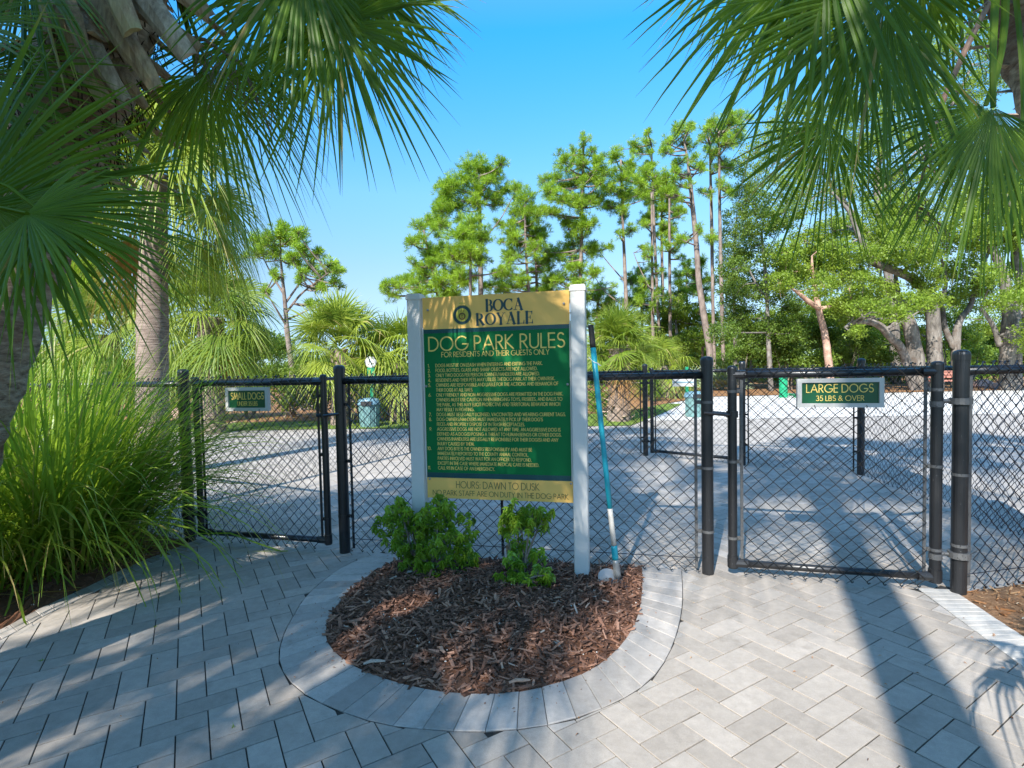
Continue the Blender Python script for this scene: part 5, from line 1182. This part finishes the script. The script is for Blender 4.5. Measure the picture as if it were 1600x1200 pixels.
oak('tall pale leaved oak rising behind the right palm leaves', 31,
    [[(1400, 575, 22, 0), (1395, 480, 18, 0), (1380, 380, 14, 0), (1370, 280, 11, 0), (1390, 180, 8, 0), (1400, 110, 5, 0)], [(1385, 400, 10, 0), (1330, 330, 9, 0), (1280, 260, 7, 0), (1240, 200, 4, 0)], [(1372, 300, 10, 0), (1440, 230, 8, 0), (1490, 160, 6, 0), (1520, 100, 4, 0)]],
    [(1200, 230, 34), (1240, 190, 34), (1270, 240, 36), (1230, 290, 34), (1300, 180, 34), (1330, 230, 36), (1290, 300, 36), (1360, 170, 34), (1390, 220, 34), (1350, 290, 34), (1420, 150, 36), (1450, 210, 36), (1410, 280, 36), (1480, 140, 36), (1510, 190, 34), (1480, 260, 36), (1540, 130, 30), (1550, 230, 34), (1400, 90, 34), (1460, 70, 34), (1510, 60, 34), (1440, 330, 28), (1180, 280, 26), (1350, 110, 26), (1560, 80, 30), (1500, 310, 26), (1240, 330, 26), (1150, 260, 18)], per=34, size=.11, seed=6, jit=3, tone=(.3, 1))

# undergrowth bushes as separate plants
def bush(label, blobs, D, size, per, mat, seed, name='bush', group=None, tone=(.1, .9), cat='bush'):
    bl = blobs_px(blobs, D, .6, seed); c = np.mean([b_[0] for b_ in bl], 0); c[2] = 0; t = thing(name, label, cat, c, group)
    mb = MB(); leaf_cloud(mb, bl, per, size, seed=seed, tone=tone, shell=.2); mb.build('foliage', mat, t)
    mb = MB()
    for q, r in bl: tube(mb, [c+[nrs.normal(0, .1), 0, 0], (c+q)/2+[nrs.normal(0, .1), 0, 0], q], [.04, .03, .012], 5)
    mb.build('stems', 'twig', t); return t
for k, (cx, cy, w, D, lab, mt, tn) in enumerate([
    (280, 618, 30, 15.5, 'dark hedge bush behind the left gate post', 'shade_leaf', (.0, .6)), (335, 622, 30, 15.2, 'dark hedge bush left of the small dogs sign', 'shade_leaf', (.0, .7)), (395, 612, 34, 15.0, 'dark green hedge bush behind the small dogs sign', 'shade_leaf', (.1, .8)), (452, 618, 32, 15.0, 'dark hedge bush right of the small dogs sign', 'shade_leaf', (.1, .7)),
    (505, 615, 32, 15.1, 'dark hedge bush behind the left gate latch', 'shade_leaf', (.1, .8)), (560, 618, 30, 15.0, 'hedge bush behind the waste station', 'shade_leaf', (.0, .6)), (610, 612, 32, 15.0, 'hedge bush between the trash can and the rules sign', 'shade_leaf', (.2, .9)), (215, 612, 36, 15.8, 'yellow green bush behind the left grass clump', 'oak_leaf', (.3, 1)), (120, 606, 40, 16.0, 'yellow green bush far left beyond the fence', 'oak_leaf', (.2, .9)), (30, 600, 40, 16.0, 'bush beyond the fence left of the leaning palm trunk', 'oak_leaf', (.2, .9)),
    (470, 590, 24, 18, 'light green bush under the left pine', 'oak_leaf', (.2, .9)), (585, 588, 24, 18, 'bright bush below the sunny palm leaves', 'oak_leaf', (.5, 1)), (940, 628, 20, 14.6, 'green bush at the foot of the grey green palm', 'palmetto', (.2, .8)), (1010, 606, 22, 19, 'bush under the silvery palmettos', 'shade_leaf', (.2, .9))]):
    B = [(cx+rnd.uniform(-.7, .7)*w, cy+rnd.uniform(-.9, .6)*w*.8, w*rnd.uniform(.45, .7)) for _ in range(6)]
    bush(lab, B, D, .085, 60, mt, 80+k, group='bushes along the hedge line', tone=tn)
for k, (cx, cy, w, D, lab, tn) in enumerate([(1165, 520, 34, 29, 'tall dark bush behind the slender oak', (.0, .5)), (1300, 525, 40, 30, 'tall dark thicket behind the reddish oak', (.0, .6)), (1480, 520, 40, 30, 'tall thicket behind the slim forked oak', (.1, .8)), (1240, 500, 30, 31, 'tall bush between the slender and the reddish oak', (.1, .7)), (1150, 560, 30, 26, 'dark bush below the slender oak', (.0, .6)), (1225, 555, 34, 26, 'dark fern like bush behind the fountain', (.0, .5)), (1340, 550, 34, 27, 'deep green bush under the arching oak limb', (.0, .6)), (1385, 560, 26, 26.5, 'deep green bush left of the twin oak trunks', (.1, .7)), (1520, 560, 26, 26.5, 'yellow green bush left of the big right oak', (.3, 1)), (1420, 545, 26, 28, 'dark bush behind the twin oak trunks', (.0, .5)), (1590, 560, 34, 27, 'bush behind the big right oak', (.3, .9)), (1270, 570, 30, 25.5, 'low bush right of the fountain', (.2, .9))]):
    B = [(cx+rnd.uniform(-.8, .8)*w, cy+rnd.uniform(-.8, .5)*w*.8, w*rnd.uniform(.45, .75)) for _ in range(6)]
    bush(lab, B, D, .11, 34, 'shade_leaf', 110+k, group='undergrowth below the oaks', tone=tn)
# the distant wood reads as one mass
mb = MB(); bl = []
for k in range(170):
    X = rnd.uniform(-62, 60); Y = rnd.uniform(46, 64); r = rnd.uniform(1.6, 2.6)
    hmax = 2.0+1.6*math.sin(X*.21)+1.2*math.sin(X*.47+1)
    if X > 18: hmax += 3.5
    bl.append((np.array([X, Y, rnd.uniform(.3, max(1.0, hmax))]), r))
leaf_cloud(mb, bl, 12, .34, clump=.8, seed=99, shell=.1, tone=(.1, .9))
tag(mb.build('distant_woods', 'shade_leaf'), kind='stuff', label='distant low green woods along the horizon', cat='woods')

# ------------------------------------------------------------------ pines
def pine(label, D, tr, blobs, limbs=(), seed=0, per=85, nl=.30, w0=None, tone=(.2, .95), group='tall pines beyond the dog runs'):
    rs = np.random.RandomState(seed); f = at(tr[0][0], tr[0][1], D); f[2] = 0; t = thing('pine_tree', label, 'tree', f, group)
    P = smooth_line(np.array([[*at(x, y, D), w*D/FPX/2] for x, y, w in tr]), len(tr)*6); P[0, 2] = -.1
    mb = MB(); tube(mb, P[:, :3], P[:, 3], 9, rough=.08); mb.build('trunk', 'pine_bark', t, smooth=True)
    bm = MB(); skel = [P[:, :4]]
    for L in limbs:
        Q = smooth_line([at(x, y, D+z) for x, y, z in L], len(L)*5); tube(bm, Q, np.linspace(.05, .02, len(Q)), 6); skel.append(np.c_[Q, np.linspace(.05, .02, len(Q))])
    S = np.vstack(skel); nm = MB()
    blobs = list(blobs)+[(x+rs.normal(0, r*.9), y+rs.uniform(-.4, 1.3)*r, r*rs.uniform(.35, .7)) for x, y, r in blobs for _ in (0, 1)]
    for x, y, r in blobs:
        d = D+rs.uniform(-1, 1)*1.6; c = at(x, y, d); R = r*D/FPX; 
        low = S[(S[:, 2] < c[2]+.2)]; low = low if len(low) else S; q = low[np.argmin(np.sum((low[:, :3]-c)**2, 1))]
        m_ = (q[:3]+c)/2+[0, 0, -R*.25]; tube(bm, smooth_line([q[:3], m_, c], 7), np.linspace(min(.06, q[3]*.8+.01), .02, 7), 5)
        nt = max(5, int(per*1.4*R*R)); dd = rs.normal(0, 1, (nt, 3)); dd /= np.linalg.norm(dd, axis=1)[:, None]; dd[:, 2] = np.where(rs.rand(nt) < .6, np.abs(dd[:, 2]), dd[:, 2])
        T = c+dd*R*rs.uniform(.1, 1.1, (nt, 1))
        for j in range(min(nt, 26)): tube(bm, [c, (c+T[j])/2+rs.normal(0, .04, 3), T[j]], [.02, .012, .006], 3, cap=False)
        k = 30; a = dd[:, None, :]*.55+rs.normal(0, .62, (nt, k, 3)); a[..., 2] += .18; a /= np.linalg.norm(a, axis=2)[..., None]
        B = T[:, None, :]+rs.normal(0, .03, (nt, k, 3))-a*.03; E_ = T[:, None, :]+a*nl*rs.uniform(.75, 1.2, (nt, k, 1))
        sd = np.cross(a, rs.normal(0, 1, (nt, k, 3))); sd /= np.linalg.norm(sd, axis=2)[..., None]+1e-9; sd *= .0105
        M_ = B*.35+E_*.65
        Vv = np.stack([B, M_+sd, E_, M_-sd], 2).reshape(-1, 3); F = (np.arange(nt*k)*4)[:, None]+np.array([[0, 1, 2, 3]])
        tn = np.repeat(rs.uniform(*tone, nt), k*4); nm.add(Vv, F, np.clip(tn+rs.normal(0, .08, len(tn)), 0, 1))
    nm.build('crown', 'pine_needle', t); bo = bm.build('branches', 'pine_bark', t); bo['kind'] = 'stuff'; return t
pine('tall round crowned pine left of centre rising above the sign', 33, [(752, 580, 9), (751, 450, 8), (750, 350, 6), (748, 275, 4)], [(745, 268, 26), (722, 285, 24), (768, 280, 22), (700, 305, 20), (788, 300, 16), (804, 298, 12), (690, 330, 20), (678, 350, 16), (745, 305, 22), (775, 312, 14), (715, 325, 16), (690, 352, 16)], limbs=[[(751, 400, 0), (720, 370, 1), (690, 345, 1)], [(750, 380, 0), (780, 345, -1), (800, 310, -1)]], seed=1)
pine('shorter bright pine in front of the round crowned pine', 29, [(736, 580, 5), (735, 480, 5), (735, 400, 4), (735, 350, 3)], [(735, 352, 20), (718, 372, 22), (752, 375, 22), (735, 398, 22), (712, 400, 18), (752, 408, 16)], seed=2)
pine('leftmost pine of the central group with a sloping lower crown', 31, [(698, 580, 6), (690, 500, 5), (675, 420, 4), (662, 360, 3)], [(655, 358, 14), (645, 382, 12), (668, 400, 18), (690, 410, 20), (712, 430, 22), (665, 430, 20), (640, 440, 16), (618, 450, 14), (690, 445, 20), (608, 462, 10), (730, 445, 18), (655, 462, 16), (705, 465, 18)], seed=3)
pine('pine with an oval bright crown between the two tall groups', 32, [(830, 580, 5), (828, 480, 5), (822, 400, 4), (820, 320, 3)], [(822, 316, 18), (805, 335, 16), (838, 338, 18), (822, 355, 22), (800, 365, 16), (845, 365, 16), (812, 385, 18), (836, 392, 16), (798, 400, 16), (792, 430, 18), (815, 440, 16), (785, 455, 14)], seed=4)
pine('slim dark stemmed pine just right of the oval crowned pine', 35, [(842, 580, 6), (840, 500, 6), (838, 430, 4), (835, 380, 3)], [(850, 410, 14), (838, 425, 14), (858, 440, 14), (842, 460, 14), (765, 450, 12), (775, 435, 12)], seed=5)
pine('tallest spiky pine above the right sign post', 33, [(905, 600, 7), (906, 480, 7), (909, 350, 5), (912, 225, 3)], [(912, 221, 9), (896, 240, 10), (925, 238, 9), (882, 255, 14), (906, 262, 16), (934, 258, 14), (870, 280, 16), (895, 290, 18), (922, 285, 18), (945, 275, 12), (858, 300, 12), (880, 315, 18), (908, 320, 20), (935, 310, 16), (860, 335, 14), (885, 350, 16), (915, 355, 20), (895, 385, 20), (925, 395, 18), (870, 400, 18), (900, 420, 20), (875, 440, 18), (930, 430, 14), (905, 450, 16), (856, 455, 16), (885, 465, 18)], seed=6, per=80)
pine('pine crowding the right side of the tallest spiky pine', 35, [(983, 575, 6), (978, 460, 6), (973, 340, 4), (970, 250, 3)], [(962, 248, 14), (985, 262, 15), (970, 282, 18), (998, 285, 12), (952, 298, 14), (980, 308, 15), (1003, 303, 11), (955, 325, 12), (985, 362, 11), (975, 335, 10)], limbs=[[(976, 440, 0), (950, 410, .5), (930, 385, .5)], [(977, 480, 0), (945, 455, .5), (925, 425, .5)]], seed=7)
pine('thin pine with a small dark flat top', 37, [(1035, 585, 5), (1028, 480, 5), (1022, 350, 4), (1018, 225, 2)], [(1010, 222, 8), (990, 228, 11), (1000, 238, 9), (1013, 208, 6), (1012, 262, 9), (1030, 290, 10)], seed=8)
pine('bare stemmed pine with sparse tufts left of the leaning pine', 34, [(1022, 590, 5), (1020, 500, 5), (1019, 400, 4), (1018, 300, 3)], [(1008, 350, 6), (1012, 390, 8), (1020, 420, 8), (1030, 455, 7), (1005, 440, 7), (1010, 400, 7), (1000, 470, 9)], limbs=[[(1020, 460, 0), (1000, 420, .5), (990, 395, .5)]], seed=9)
pine('second bare stemmed pine close to the leaning pine', 36, [(1048, 590, 5), (1047, 480, 5), (1046, 380, 4), (1046, 305, 3)], [(1060, 330, 8), (1050, 365, 8), (1062, 375, 7), (1040, 385, 9), (1055, 395, 8), (1065, 378, 6), (1046, 300, 8)], seed=10)
pine('leaning pine with a tall curving pale trunk and a long left limb', 28, [(1110, 555, 10), (1101, 500, 10), (1092, 440, 9), (1088, 380, 8), (1082, 320, 7), (1077, 270, 5), (1070, 225, 3), (1064, 205, 2)], [(1060, 203, 12), (1076, 198, 8), (1048, 222, 12), (1070, 228, 10), (1082, 248, 9), (1042, 240, 9), (1058, 258, 12), (1040, 278, 12), (1065, 280, 11), (1092, 262, 9), (1052, 300, 11), (1012, 272, 12), (1028, 288, 13), (1000, 285, 11), (1040, 305, 11), (1018, 262, 9), (1094, 358, 6), (1070, 372, 6)], limbs=[[(1084, 330, 0), (1065, 310, .4), (1035, 295, .8), (1010, 280, 1)], [(1092, 385, 0), (1072, 378, -.3), (1062, 372, -.4)]], seed=11, per=95, nl=.26)
pine('pale straight bare pine trunk right of the leaning pine', 31, [(1117, 585, 5), (1114, 480, 5), (1112, 350, 5), (1109, 225, 3)], [(1104, 205, 8), (1113, 235, 6), (1098, 215, 6), (1104, 300, 8), (1120, 262, 6), (1108, 372, 8)], seed=12)
pine('pale pine trunk with a high sparse crown, furthest right of the pines', 30, [(1131, 585, 6), (1128, 480, 6), (1125, 350, 5), (1123, 210, 3)], [(1124, 202, 14), (1140, 195, 14), (1155, 185, 12), (1112, 195, 10), (1135, 225, 12), (1118, 240, 10), (1150, 215, 12), (1130, 262, 9), (1136, 300, 8), (1126, 290, 8)], seed=13)
pine('small dark young pine below the leaning pine', 38, [(1059, 580, 4), (1059, 520, 3), (1060, 445, 2)], [(1060, 445, 8), (1052, 462, 9), (1068, 458, 9), (1055, 478, 9), (1070, 485, 9), (1045, 490, 9), (1062, 500, 9)], seed=14, tone=(0, .4))
pine('small dark pine right behind the foot of the leaning pine', 36, [(1098, 582, 4), (1097, 500, 3), (1096, 410, 2)], [(1095, 412, 10), (1084, 430, 11), (1102, 440, 11), (1085, 455, 11), (1100, 470, 11), (1110, 500, 12), (1090, 490, 8), (1108, 540, 12), (1095, 530, 10)], seed=15, tone=(0, .4))
pine('pine with many bare curved branches between the palms at left', 21, [(457, 580, 9), (449, 520, 8), (445, 470, 6), (440, 420, 4), (438, 385, 2)], [(438, 372, 18), (418, 385, 16), (458, 378, 15), (400, 396, 12), (475, 392, 12), (495, 398, 10), (512, 415, 11), (530, 424, 8), (485, 418, 9), (502, 432, 9), (430, 400, 16), (405, 375, 10), (520, 440, 7), (455, 405, 12), (470, 430, 9), (430, 430, 9), (500, 452, 8), (415, 455, 8), (485, 478, 7), (440, 360, 14), (465, 365, 11)], limbs=[[(446, 490, 0), (470, 460, -.4), (495, 440, -.8), (515, 425, -1)], [(445, 475, 0), (470, 440, .4), (490, 410, .6)], [(444, 460, 0), (425, 430, .3), (410, 400, .5)], [(448, 510, 0), (430, 480, -.5), (415, 455, -.8)], [(447, 500, 0), (470, 490, .5), (490, 480, .8)]], seed=16, per=110, nl=.24)
pine('pine crown showing between the leaning palm and the bare palm trunk', 23, [(90, 590, 9), (100, 520, 8), (112, 460, 6), (122, 420, 4)], [(118, 420, 18), (100, 440, 18), (138, 430, 18), (122, 455, 20), (150, 450, 16), (98, 466, 14), (158, 470, 12), (140, 475, 14)], seed=17, per=100)
pine('dark full pine filling the gap left of the leaning pine', 40, [(1005, 585, 5), (1003, 500, 4), (1000, 430, 2)], [(1000, 425, 12), (985, 440, 14), (1015, 445, 13), (1000, 460, 16), (980, 475, 14), (1020, 480, 15), (1002, 500, 16), (975, 510, 14), (1030, 515, 14), (1000, 535, 16)], seed=19, tone=(0, .5))
pine('middle height pine behind the small dark young pine', 42, [(1075, 585, 5), (1074, 500, 4), (1072, 420, 2)], [(1072, 418, 10), (1060, 432, 10), (1084, 436, 10), (1072, 455, 12), (1056, 520, 12), (1085, 520, 12), (1070, 545, 14)], seed=20, tone=(0, .6))
pine('full round headed pine between the spiky and the leaning pine', 39, [(1038, 585, 6), (1036, 480, 5), (1034, 380, 4), (1034, 300, 3)], [(1034, 292, 15), (1018, 310, 15), (1050, 312, 15), (1034, 330, 17), (1058, 340, 12), (1012, 340, 12), (1040, 360, 13), (1024, 520, 14), (1046, 540, 14)], seed=23)
oak('mid green leafy tree low between the bare pine stems', 37, [[(1060, 585, 9, 0), (1058, 540, 7, 0), (1056, 500, 4, 0)]], [(1055, 480, 22), (1030, 500, 22), (1080, 495, 22), (1050, 515, 24), (1015, 530, 22), (1085, 530, 22), (1100, 500, 18), (1050, 545, 22), (1000, 550, 18), (960, 545, 18)], per=40, size=.12, seed=31, jit=1.5, tone=(.1, .8))
oak('bright leafy tree crown behind the reddish and the twin oaks', 30, [[(1330, 585, 12, 0), (1325, 500, 9, 0), (1330, 420, 6, 0)]], [(1250, 470, 26), (1290, 490, 26), (1340, 460, 26), (1390, 500, 24), (1430, 480, 24), (1480, 490, 26), (1520, 470, 26), (1550, 500, 26), (1230, 430, 22), (1210, 500, 24), (1500, 530, 22), (1360, 530, 22), (1600, 480, 26)], per=40, size=.11, seed=32, jit=2, tone=(.3, 1))
pine('broad low pine behind the right sign post', 38, [(930, 590, 6), (932, 520, 5), (935, 460, 3)], [(938, 455, 14), (920, 465, 14), (955, 470, 14), (940, 490, 16), (960, 500, 14), (915, 500, 14)], seed=21)
oak('pale leafed oak between the straight pines and the slender oak', 33, [[(1150, 585, 9, 0), (1148, 500, 7, 0), (1146, 420, 5, 0), (1150, 350, 3, 0)]], [(1150, 340, 20), (1135, 370, 18), (1165, 360, 18), (1140, 400, 20), (1160, 410, 18), (1130, 440, 18), (1150, 450, 18), (1140, 490, 20), (1120, 520, 18), (1160, 300, 18)], per=45, size=.1, seed=22, jit=1.5, tone=(.2, .9))
oak('small leafy tree low between the leaning palm and the bare palm trunk', 19, [[(85, 590, 7, 0), (82, 555, 6, 0), (80, 520, 5, 0), (78, 500, 3, 0)], [(82, 550, 5, 0), (110, 525, 4, 0), (135, 510, 3, 0)]], [(85, 510, 16), (110, 518, 15), (98, 535, 14), (140, 535, 14), (160, 545, 14), (80, 545, 14)], per=55, size=.08, seed=18, group='small trees at the left', jit=1)

# ------------------------------------------------------------------ shrubs in the bed
def shrub(label, root, blobs, D, n_per, seed):
    rs = np.random.RandomState(seed); root = np.asarray(root, float); t = thing('shrub', label, 'shrub', root, 'clipped shrubs under the sign'); st_ = MB(); lv = MB()
    for x, y, r in [(x, y+7, r*.8) for x, y, r in blobs]:
        d = D+rs.uniform(-1, 1)*.07; c = at(x, y, d); R = r*1.52*d/FPX; m_ = (root+c)/2+rs.normal(0, .02, 3)
        tube(st_, smooth_line([root+rs.normal(0, .012, 3)*[1, 1, 0], m_, c], 8), np.linspace(.008, .004, 8), 6)
        nt = int(1.35*n_per*(R/.08)**1.6); dd = rs.normal(0, 1, (nt, 3)); dd /= np.linalg.norm(dd, axis=1)[:, None]; dd[:, 2] = np.where(rs.rand(nt) < .5, np.abs(dd[:, 2]), dd[:, 2])
        for j in range(nt):
            tip = c+dd[j]*R*rs.uniform(.55, 1.3); ax = unit(dd[j]*.6+[0, 0, .7]+rs.normal(0, .25, 3)); tube(st_, [c*.4+tip*.6-ax*.03, tip], [.0022, .0014], 4, cap=False)
            sd = unit(np.cross(ax, rs.normal(0, 1, 3))); w_ = np.cross(ax, sd); tn = np.clip(rs.uniform(.1, .9)+(.25 if dd[j][2] > .3 else -.1), 0, 1)  # upward twigs lighter, the rest darker: sunlight put into the leaf tone
            for q in range(9):
                a = q*2.4; o = sd*math.cos(a)+w_*math.sin(a); ld = unit(o*(.95-.06*q)+ax*(.25+.1*q)); b_ = tip-ax*(.028-.0035*q); L = rs.uniform(.019, .030)*(1-.05*q); wv = unit(np.cross(ld, ax))*L*.2; nn = np.cross(wv, ld)/L*.25
                P = [b_, b_+ld*L*.35-wv*.8+nn*.15, b_+ld*L*.7-wv*.75, b_+ld*L-ax*L*.1, b_+ld*L*.7+wv*.75, b_+ld*L*.35+wv*.8+nn*.15, b_+ld*L*.5-nn*.6]
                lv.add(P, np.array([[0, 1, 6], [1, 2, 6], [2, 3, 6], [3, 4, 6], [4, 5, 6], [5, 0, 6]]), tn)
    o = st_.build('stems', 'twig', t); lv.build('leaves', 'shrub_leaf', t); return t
shrub('wide left shrub with two leafy lobes at the foot of the left sign post', G(668, 898), [(627, 792, 15), (612, 812, 22), (640, 826, 24), (624, 845, 18), (660, 812, 20), (685, 795, 22), (705, 812, 26), (722, 832, 20), (700, 845, 18), (655, 852, 26), (675, 870, 26), (672, 893, 20), (648, 880, 18), (712, 868, 16), (735, 872, 12), (628, 775, 8)], 3.12, 15, 1)
shrub('narrow right shrub below the middle of the rules sign', G(812, 912), [(808, 798, 18), (830, 806, 18), (850, 800, 12), (790, 812, 14), (815, 822, 20), (842, 816, 14), (812, 850, 12), (830, 872, 18), (806, 872, 13)], 2.98, 15, 2)
shrub('low spreading shrub on the mulch in front of the narrow one', G(808, 925), [(790, 905, 15), (810, 898, 18), (835, 902, 18), (820, 912, 14), (772, 908, 9), (852, 892, 11)], 2.88, 14, 3)
mb = MB(); g = G(797, 880); tube(mb, [g, g+[0, 0, .12]], .022, 10, rough=.2); tag(mb.build('wood_stake', 'palm_trunk_dark', origin=g), 'short dark wooden stump beside the narrow shrub', 'stake')
mb = MB(); g = G(786, 868); tube(mb, [g, g+[0, 0, .42]], .009, 8); tag(mb.build('metal_stake', 'black_vinyl', origin=g), 'thin black stake standing left of the narrow shrub', 'stake')

# ------------------------------------------------------------------ tall grass clumps at the left
def grass(label, c, n, spread, L, seed, bias=(0.25, 0.0), wd=.0075):
    rs = np.random.RandomState(seed); t = thing('ornamental_grass', label, 'grass clump', (*c, 0), 'tall grass clumps by the left fence'); mb = MB(); nU = 9; U = np.linspace(0, 1, nU)
    for k in range(n):
        a = rs.uniform(0, 2*math.pi); b_ = np.array([c[0]+rs.normal(0, spread[0]), c[1]+rs.normal(0, spread[1]), 0.0]); az = math.atan2(b_[1]-c[1]+rs.normal(0, .13)+bias[1], b_[0]-c[0]+rs.normal(0, .13)+bias[0])
        e = np.clip(rs.normal(1.16, .23), .35, 1.55); ln = L*rs.uniform(.6, 1.15); dr_ = rs.uniform(.5, 1.9)*(1.65-e)*1.25+.15; th = e-dr_*U**1.5*1.3; ds = ln/(nU-1)
        h = np.cumsum(np.r_[0, np.cos(th[:-1])])*ds; z = np.cumsum(np.r_[0, np.sin(th[:-1])])*ds; z = np.maximum(z, .012+U*.01)
        P = b_+np.c_[h*math.cos(az), h*math.sin(az), z]; sdv = np.array([-math.sin(az), math.cos(az), 0]); tw = rs.normal(0, .6); w = wd*rs.uniform(.6, 1.3)*np.array([.7, .9, 1, 1, .95, .8, .6, .35, .04])
        s_ = sdv*math.cos(tw)+np.array([0, 0, 1])*math.sin(tw)*.6; A = P-s_*w[:, None]/1; B = P+s_*w[:, None]/1; i = np.arange(nU-1)
        mb.add(np.vstack([A, B]), np.stack([i, i+nU, i+nU+1, i+1], 1), np.tile(np.where(rs.rand() < .05, 1.4, rs.uniform(.1, .9))+np.where(rs.rand() < .4, np.r_[np.zeros(nU-3), .3, .7, 1.0], 0), 2))
    o = mb.build('blades', 'grass_blade', t); mb = MB()
    for k in range(int(n*.6)):
        b_ = np.array([c[0]+rs.normal(0, spread[0]*1.1), c[1]+rs.normal(0, spread[1]*1.1), 0.0]); d = unit([rs.normal(0, .5)+bias[0]*.6, rs.normal(0, .5), rs.uniform(.15, 1.4)]); ln = rs.uniform(.15, .6); m_ = b_+d*ln*.5; e_ = b_+d*ln+[0, 0, -ln*.3]; e_[2] = max(e_[2], .01)
        s_ = unit(np.cross(d, [rs.normal(), rs.normal(), .3]))*.0035; mb.add([b_-s_, b_+s_, m_-s_, m_+s_, e_-s_*.2, e_+s_*.2], np.array([[0, 1, 3, 2], [2, 3, 5, 4]]), rs.rand())
    mb.build('dry_stems', 'grass_base', t); return t
grass('large arching green grass clump beside the small dogs gate', (-2.95, 3.42), 1500, (.19, .15), 1.55, 1, bias=(.18, -.03))
grass('second green grass clump behind the leaning palm trunk', (-3.75, 3.55), 1300, (.22, .17), 1.45, 2, bias=(.05, 0))
grass('shorter grass clump low at the left edge of the planting bed', (-3.2, 3.0), 500, (.16, .12), .95, 3, bias=(.05, -.1))
# weeds in the joints
for k, (x, y, lab) in enumerate([(366, 1137, 'tiny green weed in a paver joint near the lower left'), (66, 1032, 'tiny green weed in a paver joint near the left edge'), (240, 980, 'tiny green weed in a paver joint before the grass clump')]):
    g = G(x, y); mb = MB()
    for j in range(9):
        a = rnd.uniform(0, 6.28); L = rnd.uniform(.006, .016); q = g+[rnd.gauss(0, .003), rnd.gauss(0, .005), 0]; e = q+[math.cos(a)*L, math.sin(a)*L, L*.6]; s_ = V(-math.sin(a), math.cos(a), 0)*.0018; mb.add([q-s_, q+s_, e], np.array([[0, 1, 2]]), rnd.random())
    tag(mb.build('weed', 'grass_blade', origin=g), lab, 'weed')
